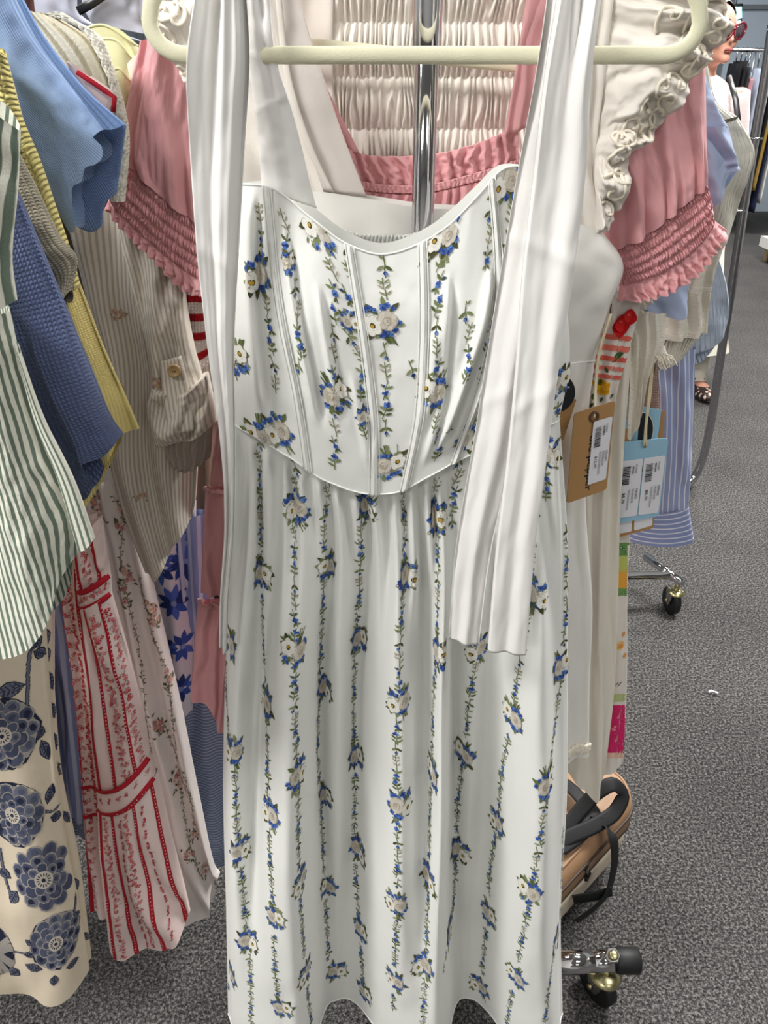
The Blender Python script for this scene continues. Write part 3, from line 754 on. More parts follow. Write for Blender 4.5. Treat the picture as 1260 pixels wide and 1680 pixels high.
# ================================================================== garments behind the white dress and to its right
M['ivory'] = fabric('ivory_cotton', (236, 230, 222), 0.7, 0.3, vary=0.02, bump='weave', bs=0.2, trans=0.08)
M['cord'] = fabric('ivory_cord', (238, 230, 214), 0.6, 0.4, vary=0.03, bs=0.2)
M['sheer'] = fabric('greyish_white_voile', (216, 208, 203), 0.75, 0.25, vary=0.03, bs=0.2)
M['whitesat'] = fabric('soft_white_satin', (240, 238, 233), 0.45, 0.4, vary=0.015, bs=0.08, trans=0.05)
M['cream'] = fabric('cream_viscose', (232, 226, 214), 0.7, 0.3, vary=0.02, bs=0.15, trans=0.06)
M['pink'] = fabric('rose_pink_cotton', (222, 164, 167), 0.8, 0.25, sheen=0.1, vary=0.04, bump='slub', bs=0.25, freq=500)
M['shirred'] = fabric('pale_shirred_cotton', (230, 224, 216), 0.78, 0.25, vary=0.02, bs=0.2)

def waves(n, a, seed=0, tpow=None):
    def f(S, T, P):
        x = S * n + 0.7 * fbm(S * n * .6, T * 2, seed)
        return a * np.sin(2 * math.pi * x) * (1 if tpow is None else T ** tpow) + a * .4 * fbm(S * n * 2, T * 4, seed + 3)
    return f
def shirring(n, bands, a=0.0018, seed=0, puff=0.003):
    """gathers across the width, drawn in along elastic rows"""
    def f(S, T, P):
        r = np.abs(np.sin(math.pi * T * bands))
        ph = 4.0 * fbm(S * n * .35, np.floor(T * bands) * 3.1 + T * bands * .6, seed)
        g = np.sin(2 * math.pi * S * n + ph * 3)
        return puff * (r - .5) + a * g * (0.5 + 0.7 * r)
    return f

# ---- white dress with corded ruffle sleeves
ld = thing('corded_ruffle_dress', 'ivory dress with corded scroll ruffle sleeves, hanging right behind the floral dress', 'dress', tuple(W(800, 1240, 0.77)))
bod = cloth('bodice', [([(430, 318), (530, 311), (600, 321), (690, 335), (760, 339), (880, 350), (985, 374)], 0.745), ([(410, 440), (700, 450), (1023, 444)], 0.745), ([(400, 520), (1000, 505)], 0.745), ([(400, 590), (976, 591)], 0.747)],
        M['whitesat'], ld, ns=70, nt=50, bulge=0.02, thick=0.008, fold=waves(5, .002, 3), fade=0.03)
mk('waist_seam', *tube_vf(surf_row(bod, 1, 0.5, 1, 50, 0.0005), 0.0012, 6), M['whitesat'], bod)
skl = cloth('skirt', [([(400, 590), (976, 591)], 0.747), ([(390, 720), (961, 720)], 0.748), ([(390, 830), (961, 830)], 0.75), ([(385, 1000), (972, 1000)], 0.752), ([(380, 1120), (967, 1120)], 0.755), ([(380, 1244), (966, 1240)], 0.758)],
        M['whitesat'], ld, ns=120, nt=70, bulge=0.022, thick=0.006, fold=waves(11, .006, 5, .4), fade=0.02)
# plaited trim at the hem
for k_, ph in ((0, 0.0), (1, math.pi), (2, math.pi / 2)):
    hp = surf_row(skl, 0.965, 0.9, 1.0, 90, 0.002)
    tt = np.linspace(0, 16 * math.pi, 90)
    hp = hp + np.column_stack([0 * tt, -0.0015 * np.cos(tt * 2 + ph), 0.0075 * np.sin(tt + ph)])
    mk('hem_braid', *tube_vf(hp, 0.0022, 6), M['cord'], skl)
cloth('strap', [([(426, -40), (479, -40)], 0.735), ([(460, 90), (515, 80)], 0.735), ([(500, 220), (560, 215)], 0.738), ([(530, 314), (602, 324)], 0.742)], M['sheer'], ld, ns=24, nt=40, bulge=0.001, thick=0.002, follow=True, fold=waves(1, .001, 2), fade=0)
cloth('strap_edge', [([(448, -40), (458, -40)], 0.728), ([(470, 140), (480, 136)], 0.73), ([(505, 250), (515, 246)], 0.732), ([(538, 314), (548, 316)], 0.736)], M['ivory'], ld, ns=8, nt=40, bulge=0.001, thick=0.0015, follow=True, fade=0)
cloth('armhole_panel', [([(318, -40), (470, -40)], 0.748), ([(340, 120), (500, 110)], 0.748), ([(370, 250), (530, 240)], 0.748), ([(385, 340), (545, 330)], 0.748)], M['ivory'], ld, ns=30, nt=40, bulge=0.004, thick=0.003, fold=waves(2.5, .004, 8), fade=0)
cloth('armhole_panel', [([(940, -40), (1010, -40)], 0.742), ([(930, 120), (992, 120)], 0.742), ([(925, 260), (978, 256)], 0.742), ([(930, 378), (990, 380)], 0.743)], M['ivory'], ld, ns=24, nt=50, bulge=0.004, thick=0.003, fold=waves(2, .003, 8), fade=0)
def ruffle(S, T, P):
    x = S * 6.5 + .8 * fbm(S * 5, T * 1.5, 4)
    return 0.009 * np.sin(2 * math.pi * x) * T ** .8 + 0.004 * np.sin(2 * math.pi * x * 2.7 + 1) * T + 0.004 * fbm(S * 12, T * 5, 6)
sl = cloth('ruffle_sleeve', [([(1004, -50), (990, 100), (978, 230), (972, 300), (980, 378)], 0.742), ([(1085, -50), (1085, 60), (1050, 150), (1005, 240), (990, 310), (984, 378)], 0.725),
        ([(1180, -60), (1196, 10), (1196, 44), (1182, 78), (1160, 102), (1134, 144), (1084, 212), (1036, 262), (1030, 300), (1018, 345), (988, 380)], 0.735)],
        M['ivory'], ld, ns=150, nt=50, bulge=0.0, thick=0.0016, follow=True, fold=ruffle, fade=0.01, uni=1)
sl2 = cloth('ruffle_sleeve', [([(345, -50), (340, 60), (345, 140)], 0.742), ([(300, -50), (302, 50), (325, 140)], 0.735), ([(252, -60), (256, 30), (285, 105), (306, 138)], 0.738)],
        M['ivory'], ld, ns=60, nt=24, bulge=0.0, thick=0.0016, follow=True, fold=waves(3, .006, 9, .7), fade=0.01, uni=1)
def scrolls(o, parent, sites, R=0.011):
    b = bvh_of([o])
    for (px, py, rot, sc) in sites:
        h = b.ray_cast(Vector((0, 0, CAMH)), ray(px, py))
        if h[0] is None: continue
        n = h[1] if h[1].y < 0 else -h[1]
        n = (n + Vector((0, -1.5, 0))).normalized(); X = Vector((1, 0, 0)); X = (X - n * X.dot(n)).normalized(); Y = n.cross(X)
        pts = []
        for a in np.linspace(0, 1, 46):
            th = rot + a * 7.2; r = R * sc * (0.22 + 0.85 * a) if a < .7 else R * sc * (0.22 + .85 * .7 + (a - .7) * 2.6)
            p = h[0] + X * (r * math.cos(th)) + Y * (r * math.sin(th))
            q = b.ray_cast(p + n * .03, -n, .08)
            if q[0] is None: break
            pts.append(tuple(q[0] + n * 0.0012))
        if len(pts) < 12: continue
        pts = [tuple(x) for x in (np.array(pts[:-2]) + np.array(pts[1:-1]) + np.array(pts[2:])) / 3]
        mk('scroll_cord', *tube_vf(pts, 0.0015, 6), M['cord'], parent)
random.seed(3)
ss = []
edge = resample([(1180, 5), (1180, 42), (1164, 74), (1142, 96), (1116, 138), (1072, 196), (1030, 236), (1012, 300), (1000, 345)], np.linspace(0, 1, 14))
for i, (x, y) in enumerate(edge): ss.append((x, y, i * 1.7, random.uniform(.75, 1.05)))
for (x, y) in ((1150, 20), (1132, 70), (1108, 20), (1090, 140), (1058, 178), (1112, 92), (1015, 225), (1040, 205)): ss.append((x, y, random.random() * 6, random.uniform(.6, .9)))
scrolls(sl, sl, ss)
scrolls(sl2, sl2, [(268, 20, 0, .9), (275, 60, 2, .9), (292, 95, 4, .7), (290, 30, 1, .8), (300, 118, 3, .5)], 0.010)

# ---- rose pink dress
pd = thing('pink_dress', 'rose pink tiered dress with smocked puff sleeves behind the ivory ruffle dress', 'dress', tuple(W(640, 1190, 0.83)))
def puffw(n, a, seed):
    def f(S, T, P):
        x = S * n + 1.0 * fbm(S * n * .7, T * 1.2, seed)
        return a * np.abs(np.sin(math.pi * x)) * smooth(.35, 1, T) + a * .6 * np.sin(2 * math.pi * x * .5 + seed) * (1 - T * .5) + 0.002 * fbm(S * 12, T * 7, seed + 2)
    return f
cloth('sleeve', [([(958, 30), (1154, 60)], 0.782), ([(962, 220), (1157, 200)], 0.78), ([(985, 330), (1158, 270)], 0.78), ([(988, 412), (1040, 380), (1107, 326), (1158, 296)], 0.782)], M['pink'], pd, ns=80, nt=70, bulge=0.03, thick=0.012, fold=puffw(6, .009, 3), fade=0.05)
cloth('smocked_cuff', [([(990, 411), (1040, 379), (1107, 325), (1157, 296)], 0.782), ([(1003, 440), (1050, 412), (1115, 365), (1166, 330)], 0.778), ([(1016, 466), (1060, 446), (1115, 412), (1170, 362)], 0.78)], M['pink'], pd, ns=240, nt=70, bulge=0.028, thick=0.012, fold=shirring(42, 5, .0017, 3, .0028), fade=0.03)
cloth('cuff_frill', [([(1016, 465), (1060, 446), (1115, 411), (1171, 361)], 0.78), ([(1013, 492), (1062, 482), (1112, 456), (1152, 420), (1191, 376)], 0.776)], M['pink'], pd, ns=200, nt=20, bulge=0.026, thick=0.01, fold=waves(13, .0045, 4, .8), fade=0.02)
cloth('sleeve', [([(233, 70), (330, 40)], 0.782), ([(208, 180), (334, 190)], 0.78), ([(203, 230), (334, 290)], 0.78), ([(203, 262), (236, 279), (280, 319), (334, 366)], 0.782)], M['pink'], pd, ns=80, nt=70, bulge=0.026, thick=0.012, fold=puffw(4, .008, 8), fade=0.05)
cloth('smocked_cuff', [([(203, 262), (236, 279), (280, 319), (334, 366)], 0.782), ([(190, 296), (222, 318), (274, 364), (332, 416)], 0.778), ([(180, 326), (214, 354), (270, 402), (330, 458)], 0.78)], M['pink'], pd, ns=240, nt=70, bulge=0.026, thick=0.012, fold=shirring(34, 5, .0017, 6, .0028), fade=0.03)
cloth('cuff_frill', [([(180, 325), (214, 353), (270, 401), (330, 457)], 0.78), ([(174, 338), (210, 370), (264, 420), (312, 474), (330, 486)], 0.776)], M['pink'], pd, ns=200, nt=16, bulge=0.026, thick=0.01, fold=waves(12, .004, 7, .8), fade=0.02)
cloth('neck_frill', [([(545, 226), (590, 251), (650, 256), (700, 254), (765, 240), (850, 208)], 0.785), ([(555, 292), (590, 297), (640, 303), (700, 302), (770, 286), (850, 262)], 0.785)], M['pink'], pd, ns=200, nt=24, bulge=0.003, thick=0.002, follow=True, fold=waves(14, .0035, 2), fade=0)
cloth('neck_band', [([(555, 292), (590, 297), (640, 303), (700, 302), (770, 286), (850, 262)], 0.782), ([(555, 305), (590, 311), (640, 316), (700, 315), (770, 300), (850, 276)], 0.782)], M['pink'], pd, ns=240, nt=10, bulge=0.004, thick=0.003, follow=True, fold=waves(40, .001, 5), fade=0)
cloth('bodice', [([(540, 304), (590, 311), (640, 316), (700, 315), (770, 300), (870, 276)], 0.787), ([(420, 420), (930, 400)], 0.785), ([(370, 690), (900, 690)], 0.785)], M['pink'], pd, ns=160, nt=50, bulge=0.01, thick=0.008, fold=waves(18, .003, 6), fade=0.02)
cloth('strap', [([(432, -40), (470, -40)], 0.786), ([(470, 90), (512, 90)], 0.786), ([(550, 240), (590, 252)], 0.786)], M['pink'], pd, ns=14, nt=30, bulge=0.003, thick=0.003, follow=True, fold=waves(2, .0015, 2), fade=0)
cloth('strap', [([(870, -40), (918, -40)], 0.786), ([(850, 90), (890, 90)], 0.786), ([(826, 225), (872, 205)], 0.786)], M['pink'], pd, ns=14, nt=30, bulge=0.003, thick=0.003, follow=True, fold=waves(2, .002, 5), fade=0)
for i, (a, b) in enumerate(((([(356, 680), (885, 680)], .787), ([(344, 794), (885, 796)], .79)), (([(337, 800), (885, 800)], .79), ([(329, 972), (885, 976)], .794)), (([(325, 984), (885, 984)], .794), ([(312, 1146), (338, 1152), (352, 1162), (360, 1188), (420, 1190), (885, 1190)], .80)))):
    t_ = cloth('skirt_tier', [a, b], M['pink'], pd, ns=160, nt=30, bulge=0.02, thick=0.006, fold=waves(20, .004, 10 + i), fade=0.01)
    if i: mk('tier_frill', *tube_vf(surf_row(t_, 0.0, 0, .3, 60, 0.002) + np.column_stack([0.003 * np.sin(np.arange(60) * 1.1), 0 * np.arange(60), 0.002 * np.sin(np.arange(60) * .7)]), 0.003, 6), M['pink'], t_)

# ---- pale shirred blouse seen through the neckline, its hanger
sb = thing('shirred_blouse', 'pale grey-white blouse with shirred horizontal bands seen through the floral dress neckline', 'blouse', tuple(W(700, 420, 0.85)))
cloth('shirred_panel', [([(540, -60), (905, -60)], 0.842), ([(542, 120), (880, 120)], 0.842), ([(545, 330), (870, 330)], 0.842)], M['shirred'], sb, ns=300, nt=160, bulge=0.004, thick=0.02, fold=shirring(34, 4.5, .0026, 11, .006), fade=0.01)
cloth('side_panel', [([(470, -60), (548, -60)], 0.836), ([(492, 120), (546, 120)], 0.836), ([(540, 235), (552, 240)], 0.838)], M['shirred'], sb, ns=20, nt=40, bulge=0.003, thick=0.003, follow=True, fold=waves(1, .002, 3), fade=0)
hanger('clothes_hanger', 'cream velvet hanger tilted behind the chrome post, partly hidden by the front hanger', 0.815, 690, 92, 400, 110, tilt=5.5, corner=50, thick=10.5)

# ---- print tools for the other garments
def strawish(colr, colr2, r):
    return [(disc(0, 0, r, 14, .04), colr, 3), (disc(-r * .25, r * .1, r * .62, 12, .05), colr2, 4), (disc(-r * .35, r * .35, r * .09, 6), (240, 200, 196), 5)]
fb = thing('fruit_print_blouse', 'white blouse painted with cherry, coral stripes and yellow flower above the kraft tag', 'blouse', tuple(W(970, 720, 0.79)))
M['fruitw'] = fabric('white_cotton_lawn', (228, 222, 214), 0.75, 0.25, vary=0.02, bs=0.15)
fbm_ = cloth('front_panel', [([(940, 455), (975, 474), (1052, 498)], 0.788), ([(940, 560), (1035, 560)], 0.788), ([(940, 640), (1012, 640)], 0.788), ([(940, 740), (1002, 740)], 0.79)], M['fruitw'], fb, ns=50, nt=60, bulge=0.01, thick=0.008, fold=waves(3, .003, 4), fade=0.02)
pf = Print([fbm_])
def bandpoly(pts, w):  # strip in pixels -> polygon list in mm relative to first point, handled as small stamps
    return pts
for (yy, h, cc) in ((548, 7, (226, 110, 92)), (566, 8, (232, 128, 110)), (584, 7, (224, 104, 88)), (600, 6, (230, 132, 116)), (614, 6, (222, 110, 96))):
    for xx in np.arange(966, 1034, 5): pf.at(mm([(disc(0, 0, h * .28, 8, .1, sx=1.1), cc, 2)]), xx, yy + (xx - 966) * .12, sc=1.5)
pf.at(mm(strawish((196, 22, 26), (222, 40, 40), 11)), 1018, 533, sy=1.1, off=.0025)
pf.at(mm(strawish((200, 26, 30), (226, 50, 48), 8)), 1031, 519, sy=1.1, off=.003)
pf.at(mm([(seg2(0, 0, 2, 16, 1), (50, 50, 38), 2)]), 1000, 522); pf.at(mm([(seg2(0, 0, 5, 14, 1.4), (40, 36, 34), 2)]), 996, 512)
pf.at(mm([(lens(-9, -4, .5, 18, 9), (62, 92, 48), 3), (lens(-7, -3, .5, 14, 4), (104, 132, 78), 4)]), 1012, 585)
for (x, y, r) in ((988, 628, 5), (980, 634, 4.5), (996, 634, 4.5), (986, 642, 4.5), (994, 643, 4), (976, 627, 3)): pf.at(mm([(disc(0, 0, r, 9, .2), (232, 176, 40), 3), (disc(.5, .5, r * .6, 8, .2), (214, 150, 26), 4)]), x, y)
pf.at(mm([(disc(0, 0, 4, 8, .2), (96, 98, 44), 6), (disc(0, 0, 2, 7), (60, 66, 34), 7)]), 984, 626)
for (x, y, a) in ((984, 660, 1.2), (972, 656, 1.5), (1000, 655, .9), (998, 612, 2.2), (968, 668, 1.0)): pf.at(mm([(lens(0, 0, a, 8, 3.6), (70, 96, 56), 3)]), x, y)
pf.done('fruit_print', M['ink'], fbm_)['kind'] = 'stuff'

# ---- long cream dress
cd = thing('cream_dress', 'plain long cream dress hanging between the kraft tag and the blue tags', 'dress', tuple(W(960, 1300, 0.82)))
cloth('dress_body', [([(905, 470), (1036, 500)], 0.818), ([(905, 600), (1034, 600)], 0.818), ([(905, 700), (1026, 700)], 0.818), ([(905, 820), (1018, 820)], 0.818), ([(905, 950), (1014, 950)], 0.819), ([(905, 1150), (1006, 1150)], 0.82),
        ([(890, 1225), (912, 1240), (935, 1262), (954, 1284), (974, 1301), (985, 1278), (991, 1262)], 0.821)], M['cream'], cd, ns=60, nt=110, bulge=0.018, thick=0.01, fold=waves(3.5, .005, 2), fade=0.03)
# ---- scarf print skirt, a sliver right of the cream dress
sf = thing('scarf_print_skirt', 'sliver of bright scarf print skirt with green, orange and magenta borders under the tags', 'skirt', tuple(W(1000, 1260, 0.86)))
sfb = cloth('skirt_body', [([(920, 860), (1034, 872)], 0.855), ([(920, 950), (1030, 950)], 0.855), ([(920, 1100), (1029, 1100)], 0.858), ([(920, 1180), (1026, 1180)], 0.86), ([(920, 1262), (1000, 1262), (1018, 1252), (1022, 1240)], 0.86)], M['fruitw'], sf, ns=40, nt=60, bulge=0.008, thick=0.006, fold=waves(3, .003, 6), fade=0.03)
ps = Print([sfb])
def fillrect(pr, x0, x1, y0, y1, c, lay=2, st=3, r=2.4):
    for y in np.arange(y0, y1, st):
        for x in np.arange(x0, x1, st): pr.at(mm([(disc(0, 0, r, 6, .05), c, lay)]), x, y, off=0.0004)
fillrect(ps, 1006, 1033, 892, 912, (110, 152, 88)); fillrect(ps, 1006, 1033, 913, 940, (196, 204, 110)); fillrect(ps, 1008, 1033, 936, 964, (236, 172, 70)); fillrect(ps, 1008, 1033, 966, 978, (120, 158, 96))
for (x, y) in ((1022, 900), (1026, 905), (1018, 897), (1022, 972)): ps.at(mm([(disc(0, 0, 3, 4), (60, 104, 60), 5), (disc(0, 0, 1.6, 4), (200, 214, 170), 6)]), x, y)
for (x, y) in ((1022, 1040), (1018, 1060), (1024, 1075)): ps.at(mm([(disc(0, 0, 8, 9, .2), (238, 190, 120), 3), (disc(0, 0, 4, 8, .2), (228, 150, 70), 4)]), x, y)
ps.at(mm([(seg2(-3, -4, 3, 4, 1.2), (60, 56, 50), 4), (seg2(-6, -2, -2, 4, 1), (60, 56, 50), 4)]), 1016, 1122)
fillrect(ps, 1004, 1030, 1140, 1150, (190, 204, 140)); fillrect(ps, 996, 1028, 1158, 1234, (216, 44, 110)); fillrect(ps, 992, 1024, 1236, 1244, (240, 200, 180))
for (x, y) in ((1014, 1176), (1006, 1196), (1010, 1214)): ps.at(mm([(disc(0, 0, 3.4, 8, .2), (236, 130, 160), 5), (lens(0, 3, 1, 7, 2.4), (228, 200, 150), 5)]), x, y)
ps.done('scarf_print', M['ink'], sfb)['kind'] = 'stuff'

# ---- ribbed and knitted pieces on the right
M['peri'] = fabric('periwinkle_cotton', (170, 183, 212), 0.75, 0.25, vary=0.03, bs=0.15)
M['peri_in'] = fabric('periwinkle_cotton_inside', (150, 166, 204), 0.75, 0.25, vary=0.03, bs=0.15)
M['whiterib'] = fabric('off_white_rib_knit', (226, 222, 208), 0.85, 0.2, vary=0.03, bump='rib', bs=0.7, freq=260)
M['whitecrepe'] = fabric('off_white_crepe_knit', (228, 223, 210), 0.85, 0.2, vary=0.03, bump='vslub', bs=0.8, freq=420)
M['bluerib'] = fabric('pale_blue_rib_knit', (176, 188, 206), 0.85, 0.2, vary=0.04, bump='rib', bs=0.8, freq=180)
pb_ = thing('periwinkle_shirt', 'plain periwinkle blue shirt with loose cuffs beside the pink right sleeve', 'shirt', tuple(W(1110, 520, 0.84)))
cloth('sleeve_cap', [([(1070, 100), (1156, 122)], 0.845), ([(1070, 160), (1176, 178)], 0.845), ([(1070, 208), (1192, 206)], 0.845)], M['peri'], pb_, ns=30, nt=30, bulge=0.02, thick=0.012, fold=waves(2, .003, 5), fade=0.05)
cloth('sleeve', [([(1070, 206), (1193, 205)], 0.845), ([(1070, 260), (1204, 250)], 0.843), ([(1072, 345), (1150, 340), (1162, 330), (1190, 284), (1211, 273)], 0.842)], M['peri'], pb_, ns=40, nt=40, bulge=0.024, thick=0.014, fold=waves(2.5, .005, 7), fade=0.05)
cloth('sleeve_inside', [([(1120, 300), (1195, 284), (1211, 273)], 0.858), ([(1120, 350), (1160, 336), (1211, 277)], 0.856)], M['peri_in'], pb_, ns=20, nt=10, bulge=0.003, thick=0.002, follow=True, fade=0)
cloth('cuff', [([(1040, 420), (1090, 430), (1137, 412)], 0.835), ([(1038, 470), (1130, 466)], 0.833), ([(1034, 508), (1085, 514), (1119, 516), (1126, 490)], 0.833)], M['peri'], pb_, ns=30, nt=30, bulge=0.016, thick=0.012, fold=waves(2, .002, 3), fade=0.05)
wf = thing('white_frill_top', 'scrap of crisp white gathered hem peeping below the pink right cuff', 'top', tuple(W(1060, 505, 0.80)))
cloth('hem_frill', [([(1010, 470), (1060, 452), (1120, 415)], 0.81), ([(1028, 506), (1050, 508), (1080, 482), (1135, 440)], 0.808)], M['ivory'], wf, ns=90, nt=14, bulge=0.006, thick=0.004, fold=waves(10, .003, 3, .7), fade=0.02)
wk = thing('ribbed_cardigan', 'off-white ribbed knit cardigan hanging right of the periwinkle shirt', 'cardigan', tuple(W(1150, 600, 0.91)))
cloth('shoulder', [([(1120, 95), (1159, 108)], 0.905), ([(1110, 150), (1176, 168)], 0.905), ([(1120, 205), (1208, 190)], 0.905)], M['whiterib'], wk, ns=30, nt=30, bulge=0.015, thick=0.012, fade=0.05)
cloth('sleeve', [([(1118, 206), (1165, 205), (1208, 190)], 0.905), ([(1110, 250), (1228, 225)], 0.903), ([(1105, 290), (1236, 248)], 0.902), ([(1100, 330), (1216, 318)], 0.902), ([(1095, 420), (1193, 392)], 0.902)], M['whiterib'], wk, ns=50, nt=50, bulge=0.022, thick=0.014, fold=waves(2, .004, 4), fade=0.05)
cloth('gathered_body', [([(1090, 400), (1196, 385)], 0.897), ([(1085, 450), (1172, 440)], 0.896), ([(1060, 500), (1163, 500)], 0.895), ([(1040, 545), (1100, 552), (1160, 546)], 0.893)], M['whitecrepe'], wk, ns=60, nt=50, bulge=0.014, thick=0.012, fold=waves(3, .006, 4), fade=0.04)
cloth('hem', [([(1040, 546), (1160, 540)], 0.90), ([(1040, 580), (1100, 585), (1136, 566)], 0.9), ([(1060, 606), (1090, 600), (1124, 582)], 0.9)], M['whiterib'], wk, ns=40, nt=20, bulge=0.01, thick=0.01, fade=0.04)
bk = thing('pale_blue_cardigan', 'pale grey-blue ribbed cardigan edge beside the leaning chrome pole', 'cardigan', tuple(W(1150, 605, 0.98)))
cloth('knit_panel', [([(1090, 380), (1172, 405)], 0.975), ([(1085, 470), (1192, 470)], 0.973), ([(1080, 520), (1196, 508)], 0.972), ([(1075, 590), (1140, 572), (1172, 556), (1190, 538)], 0.972)], M['bluerib'], bk, ns=50, nt=50, bulge=0.018, thick=0.014, fold=waves(2, .003, 4), fade=0.05)
cloth('rib_hem', [([(1090, 592), (1140, 570), (1190, 536)], 0.972), ([(1104, 610), (1150, 586), (1180, 552)], 0.972)], M['bluerib'], bk, ns=40, nt=14, bulge=0.01, thick=0.01, fade=0.04)
cs = thing('crepe_sleeve_top', 'off-white crinkled sleeve with frayed end, pinned above the blue tags', 'top', tuple(W(1050, 650, 0.82)))
cloth('sleeve', [([(1034, 500), (1092, 512)], 0.825), ([(1032, 560), (1088, 560)], 0.825), ([(1034, 620), (1066, 605)], 0.825), ([(1030, 720), (1050, 665)], 0.826)], M['whitecrepe'], cs, ns=40, nt=40, bulge=0.016, thick=0.01, fold=waves(3, .003, 4), fade=0.05)
cloth('frayed_end', [([(1070, 560), (1090, 566)], 0.822), ([(1076, 590), (1098, 590)], 0.82)], M['whitecrepe'], cs, ns=16, nt=10, bulge=0.006, thick=0.005, fade=0.05)
for i in range(14):
    x = 1078 + random.uniform(0, 18); y = 586 + random.uniform(-6, 6); a = W(x, y, .815); b_ = W(x + random.uniform(2, 16), y + random.uniform(8, 20), .812); c_ = (a + b_) / 2 + np.array([random.uniform(-.003, .003), 0, .003])
    mk('loose_thread', *tube_vf(spath3([a, c_, b_], 8), 0.0006, 5), M['cord'], cs)
M['strsh'] = fabric('blue_white_striped_poplin', (146, 157, 194), 0.7, 0.25, vary=0.02, bs=0.1, stripe=((214, 216, 226), 130, 0.2, 'u', 0.15))
M['strcu'] = fabric('blue_white_striped_cuff', (132, 143, 184), 0.7, 0.25, vary=0.02, bs=0.1, stripe=((210, 212, 224), 130, 0.24, 'v', 0.15))
st = thing('striped_shirt', 'blue shirt sleeve with thin white stripes and cuff hanging beside the blue tags', 'shirt', tuple(W(1100, 885, 0.95)))
cloth('sleeve', [([(1060, 570), (1140, 570)], 0.945), ([(1064, 700), (1137, 700)], 0.945), ([(1060, 838), (1128, 826)], 0.946)], M['strsh'], st, ns=40, nt=50, bulge=0.018, thick=0.012, fold=waves(1.6, .004, 4), fade=0.05)
cloth('cuff', [([(1058, 837), (1129, 826)], 0.944), ([(1026, 884), (1090, 888), (1139, 886)], 0.94)], M['strcu'], st, ns=30, nt=20, bulge=0.016, thick=0.014, fade=0.05)
mv = thing('mauve_knit', 'narrow glimpse of dusty mauve knit behind the string of the blue tags', 'knitwear', tuple(W(1064, 700, 0.88)))
M['mauve'] = fabric('dusty_mauve_knit', (160, 134, 126), 0.85, 0.2, bump='knit', bs=0.6)
cloth('knit_panel', [([(1046, 580), (1080, 590)], 0.885), ([(1046, 760), (1082, 760)], 0.885)], M['mauve'], mv, ns=16, nt=20, bulge=0.01, thick=0.01)
# ================================================================== garments on the left
M['green'] = fabric('green_white_striped_seersucker', (226, 226, 212), 0.8, 0.25, vary=0.02, bump='weave', bs=0.5, stripe=((108, 122, 108), 215, 0.46, 'u', 0.35), crinkle=0.25)
M['green2'] = fabric('green_white_striped_side', (226, 226, 212), 0.8, 0.25, vary=0.02, bump='weave', bs=0.5, stripe=((112, 126, 112), 200, 0.42, 'u', 0.2), crinkle=0.2)
M['navyknit'] = fabric('denim_blue_knit', (98, 110, 148), 0.9, 0.15, sheen=0.2, vary=0.1, bump='knit', bs=0.7, freq=340, vfreq=320)
M['greyknit'] = fabric('grey_beige_knit', (150, 143, 126), 0.9, 0.15, sheen=0.2, vary=0.14, bump='knit', bs=0.7, freq=420, vfreq=420)
M['yellow'] = fabric('butter_yellow_knit', (226, 206, 132), 0.9, 0.15, sheen=0.2, vary=0.06, bump='knit', bs=0.5, freq=520, vfreq=520)
M['yellowrib'] = fabric('butter_yellow_rib', (220, 206, 134), 0.9, 0.15, sheen=0.2, vary=0.1, bump='knit', bs=0.9, freq=130, vfreq=260)
M['skyrib'] = fabric('sky_blue_rib_knit', (146, 170, 208), 0.82, 0.2, sheen=0.15, vary=0.04, bump='rib', bs=0.3, freq=620)
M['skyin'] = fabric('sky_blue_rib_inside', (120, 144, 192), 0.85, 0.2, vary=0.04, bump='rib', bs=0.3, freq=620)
M['creamrib'] = fabric('cream_wide_rib_knit', (226, 220, 200), 0.88, 0.2, vary=0.04, bump='rib', bs=0.9, freq=110, stripe=((206, 198, 174), 110, 0.4, 'u', 0.1))
M['crochet'] = fabric('cream_crochet', (234, 230, 216), 0.9, 0.2, vary=0.06, bump='knit', bs=0.3, freq=300, vfreq=300)
M['redw'] = fabric('blush_cotton', (232, 210, 206), 0.8, 0.25, vary=0.02, bs=0.2)
M['redtrim'] = fabric('red_picot_trim', (176, 32, 46), 0.8, 0.25, vary=0.06, bs=0.3)
M['greystripe'] = fabric('grey_ecru_striped_cotton', (216, 208, 196), 0.8, 0.25, vary=0.03, bump='weave', bs=0.4, stripe=((180, 170, 158), 230, 0.42, 'u', 0.25), crinkle=0.3)
M['rosew'] = fabric('white_rose_cotton', (224, 216, 212), 0.8, 0.25, vary=0.02, bs=0.15)
M['ecru'] = fabric('ecru_linen', (216, 202, 180), 0.85, 0.2, vary=0.04, bump='weave', bs=0.3)
M['bluestr'] = fabric('blue_white_wide_stripe', (122, 138, 184), 0.75, 0.25, vary=0.02, bs=0.1, stripe=((176, 184, 210), 70, 0.35, 'u', 0.1))
M['bluestrv'] = fabric('slate_blue_fine_stripe', (104, 116, 146), 0.75, 0.25, vary=0.02, bs=0.1, stripe=((150, 160, 182), 150, 0.4, 'v', 0.1))
M['royal'] = fabric('white_with_royal_blue', (196, 196, 206), 0.8, 0.25, vary=0.02, bs=0.1)
M['paleyel'] = fabric('pale_lemon_cotton', (222, 220, 176), 0.85, 0.2, vary=0.03, bs=0.2)
M['paleblue'] = fabric('pale_lilac_grey_cotton', (188, 190, 204), 0.8, 0.2, vary=0.03, bs=0.15)
M['redstr'] = fabric('red_white_striped_knit', (226, 220, 212), 0.88, 0.2, vary=0.04, bump='knit', bs=0.6, stripe=((170, 26, 36), 50, 0.42, 'v', 0.1))
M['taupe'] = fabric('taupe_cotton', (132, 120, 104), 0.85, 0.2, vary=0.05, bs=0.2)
M['darkbrown'] = plain('dark_brown_leather', (96, 52, 44), 0.5)
